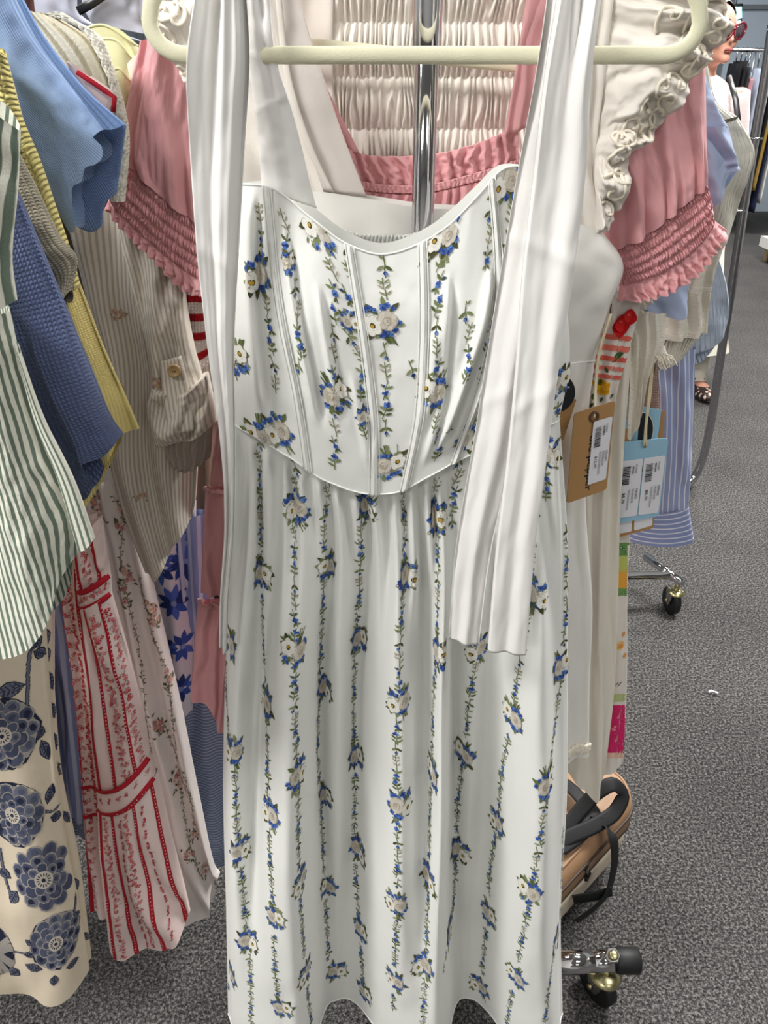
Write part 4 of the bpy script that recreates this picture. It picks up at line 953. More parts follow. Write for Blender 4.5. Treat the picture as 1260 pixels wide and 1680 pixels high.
M['button'] = plain('tan_button', (176, 146, 104), 0.4)

# ---- green and white striped shirt, nearest
gs = thing('green_striped_shirt', 'green and white striped shirt with curved hem, nearest at the left edge', 'shirt', tuple(W(60, 1066, 0.50)))
def gfold(S, T, P): return 0.012 * np.sin(2 * math.pi * (S * 1.3 + .15 * T) + 1) * (.4 + .6 * T) + 0.004 * fbm(S * 6, T * 5, 3) + 0.002 * fbm(S * 24, T * 18, 5)
cloth('body', [([(-150, 440), (14, 512)], 0.505), ([(-145, 600), (38, 610)], 0.503), ([(-140, 760), (84, 745)], 0.50), ([(-130, 900), (126, 838)], 0.498), ([(-120, 1092), (-40, 1082), (20, 1066), (70, 1030), (104, 975), (112, 930), (130, 905)], 0.497)],
        M['green'], gs, ns=80, nt=100, bulge=0.02, thick=0.02, fold=gfold, fade=0.05, tvals=[0, .28, .54, .76, 1])
cloth('side_panel', [([(24, 560), (32, 580)], 0.497), ([(56, 690), (74, 690)], 0.492), ([(92, 780), (118, 778)], 0.489), ([(128, 905), (140, 900), (156, 882)], 0.488)], M['green2'], gs, ns=30, nt=60, bulge=0.003, thick=0.004, fade=0.04, uvscale=1.3)
cloth('placket', [([(-90, 150), (0, 174), (20, 198), (33, 214)], 0.492), ([(-90, 300), (-30, 300), (30, 305)], 0.488), ([(-90, 420), (-30, 430), (20, 430)], 0.488), ([(-90, 500), (0, 505), (28, 492)], 0.488)],
        fabric('green_white_wide_stripe', (226, 226, 212), 0.8, 0.25, vary=0.02, bump='weave', bs=0.5, stripe=((104, 118, 104), 150, 0.45, 'u', 0.3), crinkle=0.25), gs, ns=40, nt=60, bulge=0.012, thick=0.01, fold=waves(1.5, .004, 3), fade=0.06)
# ---- denim blue knit sleeve
nk = thing('blue_knit_cardigan', 'denim blue chunky knit sleeve between the green striped shirt and yellow cardigan', 'cardigan', tuple(W(100, 820, 0.56)))
cloth('sleeve', [([(-60, 340), (30, 318)], 0.563), ([(-40, 470), (82, 440)], 0.56), ([(0, 600), (142, 585)], 0.556), ([(60, 740), (186, 690)], 0.553), ([(128, 822), (152, 804), (162, 782), (147, 745), (184, 731), (202, 711)], 0.552)], M['navyknit'], nk, ns=50, nt=80, bulge=0.018, thick=0.014,
        fold=lambda S, T, P: 0.008 * smooth(.5, .62, S) * smooth(.3, .6, T) - 0.003 + 0.003 * fbm(S * 4, T * 6, 2), fade=0.05)
# ---- grey knit
gk = thing('grey_knit_sweater', 'grey-beige knitted sweater sleeve tucked inside the yellow cardigan edge', 'sweater', tuple(W(90, 500, 0.60)))
cloth('sleeve', [([(-40, 215), (22, 235)], 0.603), ([(-30, 320), (62, 312)], 0.6), ([(0, 400), (96, 385)], 0.597), ([(60, 500), (126, 436)], 0.595), ([(92, 500), (107, 503), (114, 478)], 0.595)], M['greyknit'], gk, ns=40, nt=60, bulge=0.014, thick=0.012, fold=lambda S, T, P: 0.004 * fbm(S * 3, T * 6, 2), fade=0.05)
# ---- yellow cardigan
yc = thing('yellow_cardigan', 'butter yellow knit cardigan hanging behind the denim blue knit', 'cardigan', tuple(W(150, 830, 0.63)))
cloth('body', [([(-60, 80), (14, 110)], 0.64), ([(-20, 260), (58, 268)], 0.638), ([(30, 400), (104, 400)], 0.634), ([(80, 480), (132, 470)], 0.632), ([(100, 560), (166, 560)], 0.63), ([(120, 700), (206, 650)], 0.628), ([(130, 850), (160, 800), (190, 738), (204, 708), (229, 702)], 0.627)], M['yellow'], yc, ns=50, nt=90, bulge=0.014, thick=0.012,
        fold=lambda S, T, P: 0.005 * np.sin(6.3 * (S * 1.6 + .2 * T)) + 0.003 * fbm(S * 4, T * 7, 2), fade=0.06)
cloth('button_band', [([(-22, 80), (0, 80), (10, 92)], 0.622), ([(8, 190), (36, 190)], 0.62), ([(40, 280), (66, 262)], 0.618), ([(70, 360), (94, 345)], 0.614), ([(100, 430), (118, 418)], 0.612), ([(118, 480), (132, 470)], 0.612)], M['yellowrib'], yc, ns=16, nt=80, bulge=0.008, thick=0.005, fold=lambda S, T, P: 0.0018 * np.sin(T * 190), fade=0.1)
# ---- sky blue knit with scalloped sleeve
bk2 = thing('sky_blue_knit_top', 'sky blue fine rib knit top with scalloped sleeve edge, upper left', 'top', tuple(W(120, 378, 0.67)))
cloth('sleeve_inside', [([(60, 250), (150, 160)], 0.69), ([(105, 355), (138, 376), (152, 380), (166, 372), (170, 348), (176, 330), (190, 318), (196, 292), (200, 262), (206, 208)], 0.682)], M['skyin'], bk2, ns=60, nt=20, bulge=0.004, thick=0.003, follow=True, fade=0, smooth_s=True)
cloth('sleeve', [([(-120, 120), (10, -50)], 0.68), ([(-40, 200), (66, 60)], 0.678), ([(30, 265), (126, 136)], 0.676), ([(80, 310), (166, 172)], 0.674), ([(112, 368), (134, 374), (136, 352), (131, 318), (133, 300), (146, 294), (154, 270), (168, 266), (180, 254), (179, 236), (166, 222), (174, 214), (206, 205)], 0.672)],
        M['skyrib'], bk2, ns=90, nt=80, bulge=0.024, thick=0.006, fold=lambda S, T, P: 0.006 * np.sin(6.3 * (S * .9 + .3)) + .004 * fbm(S * 3, T * 4, 5), fade=0.05, smooth_s=True)
cloth('shoulder_trim', [([(4, -50), (26, -20)], 0.652), ([(60, 64), (76, 66)], 0.651), ([(100, 120), (132, 138)], 0.65), ([(170, 212), (186, 212), (206, 204)], 0.655)], fabric('sky_blue_rib_trim', (128, 158, 212), 0.82, 0.2, bump='rib', bs=0.6, freq=260), bk2, ns=16, nt=50, bulge=0.003, thick=0.006, fade=0.05)
# ---- red print dress
rd = thing('red_trim_dress', 'blush tiered maxi dress with red ribbon trims and small red flowers, lower left', 'dress', tuple(W(230, 1545, 0.73)))
cloth('sleeve_cap', [([(110, 100), (150, 126)], 0.70), ([(120, 140), (188, 152)], 0.70), ([(130, 190), (180, 184), (186, 168)], 0.70)], M['redw'], rd, ns=20, nt=16, bulge=0.006, thick=0.005)
mk('red_trim', *tube_vf([W(126, 118, .69), W(150, 134, .69), W(174, 150, .69), W(188, 160, .69), W(186, 184, .69)], 0.0022, 6, flat=(.4, 1)), M['redtrim'], rd)
bkt = cloth('skirt_back', [([(100, 840), (160, 840)], 0.745), ([(100, 970), (160, 970)], 0.745), ([(118, 1100), (180, 1100)], 0.745), ([(132, 1260), (200, 1260)], 0.748), ([(140, 1380), (230, 1380)], 0.75), ([(148, 1496), (250, 1500)], 0.75)], M['redw'], rd, ns=30, nt=50, bulge=0.008, thick=0.006, fold=waves(2, .006, 3, .5), fade=0.04)
t1 = cloth('skirt_tier', [([(118, 880), (168, 846)], 0.728), ([(128, 968), (182, 940)], 0.727)], M['redw'], rd, ns=40, nt=24, bulge=0.014, thick=0.008, fold=waves(1.5, .004, 4), fade=0.05)
t2 = cloth('skirt_tier', [([(130, 990), (182, 965)], 0.727), ([(146, 1100), (214, 1080)], 0.725), ([(151, 1200), (196, 1196), (238, 1180)], 0.724), ([(158, 1290), (205, 1272), (248, 1238)], 0.722)], M['redw'], rd, ns=60, nt=60, bulge=0.022, thick=0.01, fold=lambda S, T, P: waves(1.6, .009, 6)(S, T, P) * T * (1 - T) * 3, fade=0.05)
tb = cloth('flower_band', [([(158, 1286), (205, 1268), (248, 1234)], 0.722), ([(162, 1322), (212, 1304), (256, 1266)], 0.720)], M['redw'], rd, ns=40, nt=16, bulge=0.025, thick=0.01, fade=0.05)
tb0 = cloth('flower_band', [([(128, 966), (182, 938)], 0.727), ([(130, 992), (184, 968)], 0.726)], M['redw'], rd, ns=40, nt=12, bulge=0.017, thick=0.008, fade=0.05)
t3 = cloth('skirt_tier', [([(160, 1320), (212, 1303), (258, 1264)], 0.722), ([(164, 1400), (282, 1370)], 0.715), ([(172, 1480), (302, 1450)], 0.708), ([(180, 1538), (205, 1548), (262, 1536), (300, 1516), (312, 1494)], 0.703)], M['redw'], rd, ns=80, nt=60, bulge=0.025, thick=0.02, fold=waves(2.2, .011, 8, 1.0), fade=0.05)
for o_, ts in ((tb, (0.0, 1.0)), (tb0, (0.0, 1.0))):
    for t_ in ts:
        r_ = surf_row(o_, t_, 0.02, 0.98, 40, 0.0016); tr = mk('red_trim', *tube_vf(r_, 0.0036, 8, flat=(0.35, 1.0), up=(0, 1, 0)), M['redtrim'], o_)
        pd_ = Print([o_])
def trims(o_, ss_, w=0.03):
    for sa, sb_ in ss_:
        mk('red_trim', *surf_strip(o_, lambda t: sa + (sb_ - sa) * t, w, 40, 0, 1, 0.0008, 0.0008), M['redtrim'], o_)
trims(t1, ((.2, .2), (.72, .76)), .05); trims(t2, ((.12, .12), (.33, .40), (.78, .78)), .03); trims(t3, ((.08, .12), (.28, .34), (.62, .66), (.93, .93)), .022)
PNK = [(214, 120, 124), (200, 84, 92), (224, 150, 150), (206, 100, 104)]; RD = [(186, 52, 62), (170, 38, 50)]; GR = [(132, 136, 110), (112, 118, 92), (150, 150, 128)]
def tinyfl(k=0):
    o = []
    for _ in range(4):
        x, y = random.uniform(-5, 5), random.uniform(-6, 6); c = random.choice(PNK + RD[:1])
        for i in range(4): a = i * 1.57 + x; o.append((disc(x + 1.5 * math.cos(a), y + 1.5 * math.sin(a), 1.35, 6), c, 2))
        o.append((disc(x, y, .7, 5), (238, 214, 206), 3))
    for _ in range(5): o.append((lens(random.uniform(-6, 6), random.uniform(-7, 7), random.random() * 6, 3.4, 1.2), random.choice(GR), 1))
    return mm(o)
def redspray(k=0):
    o = []
    for i in range(4):
        x, y = -2 + i * 1.3 + random.uniform(-1, 1), 7 - i * 4.4
        for j in range(3): o.append((disc(x + random.uniform(-1.6, 1.6), y + random.uniform(-1.4, 1.4), 1.8, 6, .2), random.choice(RD + PNK[:2]), 2))
    for _ in range(4): o.append((lens(random.uniform(-4, 4), random.uniform(-8, 8), random.random() * 6, 3.6, 1.2), random.choice(GR), 1))
    return mm(o)
def surf_trail(pr, o_, sf_, t0, t1, step, maker, sc=1.0):
    L = surf_line(o_, sf_, t0, t1, 200, 0); acc = 0; k = 0
    for i in range(1, 200):
        acc += np.linalg.norm(L[i] - L[i - 1])
        if acc >= step:
            acc = 0; k += 1
            h = pr.b.find_nearest(Vector(L[i]))
            if h[0] is None: continue
            n = h[1] if h[1].y < 0 else -h[1]
            pr.stamp(maker(k), h[0], n, Vector(L[i - 1]) - Vector(L[i]), sc=sc, face=1.0)
def dots(k=0): return mm([(disc(0, 0, .95, 6, .05), (240, 220, 216), 9)])
def dotrow(pr, o_, t_, s0=.03, s1=.97):
    L = surf_row(o_, t_, s0, s1, 160, 0); acc = 0
    for i in range(1, 160):
        acc += np.linalg.norm(L[i] - L[i - 1])
        if acc > .0052:
            acc = 0; pr.V0 = len(pr.V); pr.stamp(dots(), Vector(L[i]), Vector((0, -1, 0)), Vector((0, 0, 1)), off=0.0042)
def done_(pr, o_, nm='flower_print'):
    q = pr.done(nm, M['ink'], o_)
    if q: q['kind'] = 'stuff'
for o_, trs, gaps in ((t1, ((.2, .2), (.72, .76)), ((.46, .48),)), (t2, ((.12, .12), (.33, .40), (.78, .78)), ((.52, .60), (.62, .68), (.9, .9))), (t3, ((.08, .12), (.28, .34), (.62, .66), (.93, .93)), ((.18, .22), (.40, .46), (.5, .54), (.74, .80)))):
    pr = Print([o_])
    for i, (a, b) in enumerate(gaps): surf_trail(pr, o_, lambda t, a=a, b=b: a + (b - a) * t, 0.02, .98, 0.011 if i % 2 == 0 else .02, tinyfl if (i % 2 == 0 or o_ is t2) else redspray, .85)
    for (a, b) in trs:
        L = surf_line(o_, lambda t: a + (b - a) * t, .01, .99, 300, 0); acc = 0
        for i in range(1, 300):
            acc += np.linalg.norm(L[i] - L[i - 1])
            if acc > .0055: acc = 0; pr.stamp(dots(), Vector(L[i]), Vector((0, -1, 0)), Vector((0, 0, 1)), off=0.0012)
    done_(pr, o_)
for o_ in (tb, tb0):
    pr = Print([o_])
    for s_ in np.arange(.12, .95, .16):
        L = surf_line(o_, s_, .4, .6, 4, 0); pr.stamp(tinyfl(), Vector(L[1]), Vector((0, -1, 0)), Vector((0, 0, 1)), sc=.75)
    for t_ in (0.0, 1.0): dotrow(pr, o_, t_)
    done_(pr, o_)
pr = Print([bkt])
surf_trail(pr, bkt, lambda t: .3 + .02 * t, .05, .98, .016, redspray); surf_trail(pr, bkt, lambda t: .12, .05, .98, .02, tinyfl); done_(pr, bkt)
trims(bkt, ((.48, .5), (.02, .03)), .03)
for t_ in (.60, .68):
    mk('red_trim', *tube_vf(surf_row(bkt, t_, 0.02, .7, 30, 0.001), 0.0034, 8, flat=(.35, 1)), M['redtrim'], bkt)

# ---- cream ribbed cardigan with crochet border
cc = thing('cream_rib_cardigan', 'cream wide-rib cardigan with lacy crochet border behind the sky blue top', 'cardigan', tuple(W(150, 330, 0.745)))
cloth('shoulder', [([(20, 40), (46, 20), (98, 30)], 0.742), ([(40, 90), (150, 66)], 0.74), ([(80, 140), (178, 118)], 0.74), ([(110, 210), (196, 180)], 0.742), ([(130, 330), (205, 300)], 0.745)], M['creamrib'], cc, ns=50, nt=50, bulge=0.024, thick=0.01,
        fold=lambda S, T, P: 0.010 * np.exp(-((S - .62) / .08) ** 2) * smooth(.25, .5, T), fade=0.06)
cloth('crochet_border', [([(74, 24), (100, 20), (116, 30)], 0.735), ([(136, 52), (170, 66)], 0.733), ([(164, 100), (186, 108)], 0.733), ([(184, 160), (204, 170)], 0.735), ([(188, 220), (212, 212)], 0.737), ([(180, 330), (206, 330)], 0.74)], M['crochet'], cc, ns=16, nt=60, bulge=0.006, thick=0.004, fold=lambda S, T, P: .002 * np.sin(T * 150) * np.sin(S * 20), fade=0.05)
# ---- pale lemon garments and hanger shoulders behind
for i, (a, lab) in enumerate((((([(140, 48), (175, 42), (226, 75)], [(150, 110), (200, 90), (240, 110)]), .86), 'pale lemon top shoulder, farthest of the three lemon shoulders at upper left'),
                ((([(168, 64), (196, 66), (222, 100)], [(170, 160), (200, 140), (232, 150)]), .83), 'pale lemon top shoulder between two others at upper left'),
                ((([(186, 120), (200, 112), (220, 136)], [(190, 300), (205, 300), (224, 300)]), .79), 'pale lemon knit edge nearest the pink left sleeve'))):
    (r0, r1), d_ = a
    py_ = thing('lemon_top', lab, 'top', tuple(W(r1[1][0], r1[1][1], d_)), 'pale lemon tops at upper left')
    q = cloth('shoulder', [(r0, d_), (r1, d_)], M['paleyel'], py_, ns=24, nt=16, bulge=0.014, thick=0.012, fade=0.05)
    mk('shoulder_seam', *tube_vf(surf_row(q, 0, 0, 1, 24, 0), 0.0012, 6), M['paleyel'], q)
wc = thing('white_collar_shirt', 'crisp white collar corner sticking out left of the pink sleeve top', 'shirt', tuple(W(225, 140, 0.80)))
cloth('collar', [([(208, 106), (240, 76)], 0.80), ([(214, 130), (240, 110)], 0.80), ([(221, 138), (244, 138)], 0.80)], M['ivory'], wc, ns=14, nt=14, bulge=0.004, thick=0.004)
wr = thing('white_ruffle_blouse', 'tip of a white ruffle cuff between the sky blue sleeve and pink cuff', 'blouse', tuple(W(195, 290, 0.80)))
cloth('ruffle_cuff', [([(196, 246), (230, 240)], 0.805), ([(180, 258), (192, 266), (205, 282), (230, 300)], 0.80)], M['ivory'], wr, ns=40, nt=12, bulge=0.006, thick=0.004, fold=waves(4, .003, 3), fade=0.03)
for lab, rows_, mt_ in (('pale lilac-grey shirt shoulder behind the crochet border, top left', [([(55, -30), (130, -30)], .93), ([(58, 20), (130, 20)], .93), ([(90, 32), (150, 45), (240, 70)], .93)], 'paleblue'),
                        ('pale lilac-grey shirt panel beneath the hanger corner, top left', [([(135, -40), (236, -40)], .90), ([(136, 10), (236, 20)], .90), ([(150, 38), (240, 56)], .90)], 'paleblue')):
    t_ = thing('pale_shirt', lab, 'shirt', tuple(W(rows_[-1][0][0][0], rows_[-1][0][0][1], .93)), 'pale lilac-grey shirts at top left')
    cloth('shoulder', rows_, M[mt_], t_, ns=24, nt=20, bulge=0.008, thick=0.01, fold=waves(1.3, .003, 4), fade=0.05)
    pl = [W(r[0][0][0] + 2, r[0][0][1] - 1, r[1] - .012) for r in rows_]
dh = thing('dark_hanger', 'dark green-black hanger arm crossing the pale grey shirts at the top left', 'hanger', tuple(W(150, 12, .885)))
mk('hanger_arm', *tube_vf([W(128, 18, .885), W(150, 6, .885), W(178, -14, .885), W(215, -40, .885)], 0.004, 8, flat=(.5, 1)), M['blackplastic'], dh)
mk('hook', *tube_vf(spath3([W(215, -40, .885), W(216, -70, .885), W(214, -90, .885), W(222, -104, .885), W(232, -94, .885)], 20), 0.0016, 8), M['steel'], dh)
lb = thing('brown_leather_bag', 'brown leather corner visible above the sky blue sleeve, top left', 'bag', tuple(W(44, 24, .95)))
cloth('bag_panel', [([(28, -60), (60, -60)], .95), ([(32, 0), (56, 0)], .95), ([(36, 26), (56, 24)], .95)], M['darkbrown'], lb, ns=16, nt=16, bulge=0.01, thick=0.02, cap=True)

# ---- grey and ecru striped shirt with embroidered flowers
es = thing('embroidered_shirt', 'grey-ecru pinstripe shirt with small embroidered flowers and rolled sleeve', 'shirt', tuple(W(250, 945, 0.77)))
eb = cloth('body', [([(110, 360), (240, 340), (336, 430)], 0.820), ([(140, 480), (335, 480)], 0.817), ([(170, 600), (330, 610)], 0.813), ([(180, 760), (326, 740)], 0.807), ([(205, 850), (322, 810)], 0.805), ([(238, 936), (250, 946), (270, 926), (290, 882), (304, 866), (318, 840)], 0.803)], M['greystripe'], es, ns=70, nt=110, bulge=0.02, thick=0.012,
        fold=lambda S, T, P: 0.009 * np.sin(6.3 * (S * 2.2 - .5 * T) + .6) + 0.005 * fbm(S * 4, T * 6, 2), fade=0.05)
def sleevef(S, T, P): return 0.006 * np.sin(6.3 * (S * 1.7 + T)) + 0.004 * fbm(S * 4, T * 7, 8)
cloth('sleeve', [([(190, 340), (310, 420)], 0.800), ([(215, 450), (305, 470)], 0.793), ([(236, 560), (318, 560)], 0.787), ([(250, 640), (334, 622)], 0.785)], M['greystripe'], es, ns=50, nt=70, bulge=0.022, thick=0.012, fold=sleevef, fade=0.05)
cu = cloth('rolled_cuff', [([(252, 626), (300, 634), (342, 612)], 0.782), ([(244, 690), (300, 706), (354, 672)], 0.777), ([(254, 716), (300, 712), (356, 690)], 0.780)], M['greystripe'], es, ns=50, nt=36, bulge=0.03, thick=0.022, fold=sleevef, fade=0.05, cap=True)
cloth('sleeve_lining', [([(270, 712), (350, 690)], 0.780), ([(272, 744), (310, 762), (346, 748)], 0.785)], fabric('plain_grey_lining', (172, 160, 150), .85, .2, bump='slub', bs=.4, freq=200), es, ns=40, nt=16, bulge=0.02, thick=0.014, fold=waves(6, .003, 4), fade=0.05, cap=True)
tabp = cloth('button_tab', [([(262, 592), (297, 584)], 0.763), ([(268, 660), (312, 650)], 0.757), ([(276, 712), (318, 706)], 0.747)], M['greystripe'], es, ns=16, nt=24, bulge=0.004, thick=0.003, follow=True, fade=0)
bt = mk('button', *lathe_vf(W(286, 608, .757), (0, -1, .1), [(0, .0068), (.0015, .0072), (.0028, .0068), (.0028, .005), (.0022, .0045)], 20), M['button'], tabp)
for dx, dz in ((-.0012, 0), (.0012, 0)): mk('button_hole', *lathe_vf(W(286, 608, .757) + np.array([dx, -.0024, dz]), (0, -1, .1), [(0, .0007), (.0006, .0007)], 8), M['darkbrown'], bt)
def embro(k=0):
    o = []
    for i in range(5):
        x, y = random.uniform(-7, 7), random.uniform(-4, 4)
        for j in range(5): a = j * 1.257; o.append((disc(x + 1.7 * math.cos(a), y + 1.7 * math.sin(a), 1.5, 6), random.choice([(196, 158, 148), (206, 176, 162), (182, 138, 128), (200, 170, 140)]), 3))
        o.append((disc(x, y, .9, 5), (170, 130, 90), 4))
    for i in range(6): o.append((lens(random.uniform(-8, 8), random.uniform(-5, 5), random.random() * 6, 6, 2), (150, 148, 118), 2))
    return mm(o)
pe = Print([eb])
for (x, y) in ((232, 815), (195, 515), (190, 640), (272, 700)): pe.at(embro(), x, y)
q = pe.done('embroidered_flowers', M['ink'], eb); q['kind'] = 'stuff'
sl_ = [o for o in es.children if o.name.startswith('sleeve')][0]
pe = Print([sl_]); pe.at(embro(), 262, 626, sc=.9); pe.at(embro(), 258, 632, sc=.8); q = pe.done('embroidered_flowers', M['ink'], sl_)
if q: q['kind'] = 'stuff'
# ---- white dress with rose sprigs
ws = thing('rose_sprig_dress', 'white long dress with sparse dusty rose sprigs, right of the red trimmed dress', 'dress', tuple(W(300, 1500, 0.80)))
wsb = cloth('skirt', [([(130, 780), (212, 780)], 0.835), ([(150, 900), (238, 900)], 0.835), ([(170, 1000), (262, 1000)], 0.835), ([(200, 1150), (296, 1150)], 0.835), ([(240, 1300), (326, 1300)], 0.835), ([(270, 1420), (352, 1420)], 0.835), ([(290, 1500), (330, 1502), (345, 1492), (352, 1440), (361, 1432)], 0.835)], M['rosew'], ws, ns=80, nt=100, bulge=0.02, thick=0.02, fold=waves(2.4, .011, 12, .4), fade=0.04)
def rosesprig(k=0):
    o = []
    for i in range(5):
        x, y = random.uniform(-7, 7), random.uniform(-9, 9)
        o.append((disc(x, y, 3.2, 8, .2), random.choice([(196, 150, 146), (212, 176, 166), (176, 128, 126), (226, 200, 186)]), 3)); o.append((disc(x + .4, y + .3, 1.6, 7, .2), random.choice([(168, 112, 112), (200, 160, 130)]), 4))
    for i in range(12): o.append((lens(random.uniform(-10, 10), random.uniform(-13, 13), random.random() * 6, 6, 2.4), random.choice([(84, 90, 62), (108, 112, 80), (70, 76, 56), (130, 128, 100)]), 2))
    return mm(o)
def rosevine(k=0):
    o = [(seg2(0, 8, 1, -8, .7), (120, 118, 96), 1)]
    for i in range(5): o.append((lens(0, random.uniform(-8, 8), random.random() * 6, 5, 1.8), random.choice([(110, 112, 84), (136, 134, 108)]), 2))
    return mm(o)
pw = Print([wsb])
VL = [([(152, 800), (160, 870), (175, 960)], [(152, 815), (160, 850)]), ([(180, 800), (200, 850), (198, 920), (210, 990), (225, 1050), (240, 1180), (252, 1290)], [(200, 850), (206, 940), (200, 980), (250, 1000), (255, 1185)]),
      ([(225, 930), (240, 1000), (250, 1040), (272, 1100), (282, 1170), (295, 1280), (310, 1380), (330, 1440)], [(252, 1010), (276, 1110), (262, 1190), (290, 1280), (318, 1360), (335, 1425)]), ([(262, 1170), (300, 1270), (318, 1350), (305, 1420)], [(300, 1285), (310, 1400)])]
for line, bq in VL:
    pw.trail(line, .017, rosevine)
    for (x, y) in bq: pw.at(rosesprig(), x, y, sc=1.15, sy=1.35)
q = pw.done('rose_print', M['ink'], wsb); q['kind'] = 'stuff'
# ---- ecru skirt with navy block-print peonies
ns_ = thing('navy_peony_skirt', 'ecru skirt with large navy block-print peonies, lower left corner', 'skirt', tuple(W(60, 1610, 0.60)))
nb = cloth('skirt_body', [([(-120, 990), (72, 990)], 0.605), ([(-120, 1120), (80, 1120)], 0.602), ([(-110, 1250), (91, 1250)], 0.60), ([(-100, 1370), (106, 1370)], 0.596), ([(-90, 1470), (126, 1470)], 0.592), ([(-80, 1590), (0, 1602), (80, 1619), (122, 1612), (146, 1592)], 0.59)], M['ecru'], ns_, ns=90, nt=90, bulge=0.02, thick=0.03, fold=waves(1.6, .009, 3, .5), fade=0.04)
nb2 = cloth('skirt_fold', [([(40, 1000), (84, 1000)], 0.64), ([(60, 1150), (90, 1150)], 0.636), ([(70, 1260), (100, 1262)], 0.632), ([(90, 1400), (128, 1400)], 0.63), ([(110, 1560), (150, 1570)], 0.626)], M['ecru'], ns_, ns=30, nt=50, bulge=0.012, thick=0.01, fade=0.05)
NV = [(84, 89, 110), (72, 77, 100), (96, 100, 120), (108, 111, 126)]; ND = (40, 44, 66); LG = (166, 160, 154)
def peony(r=26):
    o = [(disc(0, 0, r, 18, .07), ND, 1), (disc(0, 0, r * .95, 18, .07), LG, 2)]
    for ring, (rr, n, pr_) in enumerate(((.76, 11, .25), (.52, 9, .22), (.34, 7, .16))):
        for i in range(n):
            a = 2 * math.pi * i / n + ring * .3; x, y = rr * r * math.cos(a), rr * r * math.sin(a)
            o.append((disc(x, y, pr_ * r * .98, 9, .06), LG, 3 + ring * 3)); o.append((disc(x * .99, y * .99, pr_ * r * .84, 9, .1), random.choice(NV), 4 + ring * 3)); o.append((disc(x * 1.06, y * 1.06, pr_ * r * .4, 7, .3), random.choice(NV[:2] + [ND]), 5 + ring * 3))
    o.append((disc(0, 0, r * .26, 14, .03), (196, 188, 176), 13))
    for i in range(14):
        a = i * .4488; o.append((seg2(r * .12 * math.cos(a), r * .12 * math.sin(a), r * .2 * math.cos(a), r * .2 * math.sin(a), 1.0), ND, 14))
    o.append((disc(0, 0, r * .06, 7), ND, 14)); return mm(o)
def nleaf(L=24, w=11):
    o = [(lens(-1, 0, 0, L + 2, w + 2.4), ND, 1), (lens(0, 0, 0, L, w), NV[3], 2), (seg2(0, 0, L * .95, 0, .9), ND, 4)]
    for i in range(4):
        for sg in (-1, 1): o.append((seg2(L * (.15 + .18 * i), 0, L * (.3 + .17 * i), sg * w * .36, .9), ND, 4)); o.append((disc(L * (.3 + .15 * i), sg * w * .22, 1.5, 6, .2), random.choice(NV), 3))
    return mm(o)
pn = Print([nb])
def rot(polys, a):
    c, s_ = math.cos(a), math.sin(a); return [([(x * c - y * s_, x * s_ + y * c) for x, y in p], col, l) for p, col, l in polys]
def stem(line, w=2.2):
    p = resample(np.array(line, float), np.linspace(0, 1, 26)); h = [pn.hit(x, y) for x, y in p]
    for a, b in zip(h[:-1], h[1:]):
        if a and b:
            d = b[0] - a[0]; L = d.length * 1000
            for ww, cc_, ly in ((w + 1.6, ND, 1), (w, NV[3], 2)): pn.stamp(mm([(seg2(0, 0, 0, -L * 1.15, ww), cc_, ly)]), a[0], a[1], -d.normalized(), face=1)
stem([(58, 1020), (48, 1090), (46, 1140), (44, 1180)]); stem([(40, 1215), (64, 1205), (74, 1200)]); stem([(0, 1390), (10, 1440), (22, 1480)]); stem([(118, 1420), (124, 1480), (110, 1540)], 1.6); stem([(68, 1330), (88, 1330), (98, 1318)]); stem([(20, 1560), (50, 1562), (62, 1545)])
for (x, y, r, sy_) in ((6, 1206, 37, 1.4), (22, 1336, 36, 1.45), (72, 1442, 38, 1.6), (94, 1546, 34, 1.7), (-14, 1560, 30, 1.7)): pn.at(peony(r), x, y, sy=sy_, face=1.0)
for (x, y, a, L, w) in ((54, 1040, -1.2, 16, 10), (42, 1122, 3.3, 28, 15), (50, 1068, 1.2, 18, 12), (56, 1068, -.6, 14, 10), (64, 1212, 1.2, 14, 8), (68, 1214, -1.3, 26, 10), (6, 1288, 3.2, 24, 12), (78, 1318, 1.2, 20, 10), (84, 1340, -.5, 14, 10), (28, 1462, -2.1, 20, 13), (18, 1440, 2.6, 18, 12), (60, 1552, 2.4, 16, 10), (40, 1566, .2, 16, 9), (70, 1590, 2.9, 22, 14), (110, 1588, .3, 20, 12), (30, 1590, -2.6, 18, 12), (92, 1600, -1.5, 16, 10), (120, 1500, -.6, 12, 8), (-4, 1150, 2.9, 20, 13)):
    pn.at(rot(nleaf(L, w), a), x, y, sy=1.25, face=1.0)
q = pn.done('peony_print', M['ink'], nb); q['kind'] = 'stuff'
pn = Print([nb2])
for (x, y, a, L, w) in ((66, 1030, -1.3, 22, 14), (70, 1060, -1.3, 20, 10), (80, 1100, -1.4, 26, 9), (84, 1150, -1.4, 24, 10), (88, 1200, -1.5, 26, 9), (94, 1250, -1.4, 22, 9), (104, 1330, -1.4, 22, 9), (118, 1440, -1.4, 22, 9), (132, 1530, -1.4, 22, 9)): pn.at(rot(nleaf(L, w), a), x, y, sy=1.2, face=1.0)
q = pn.done('peony_print', M['ink'], nb2)
if q: q['kind'] = 'stuff'
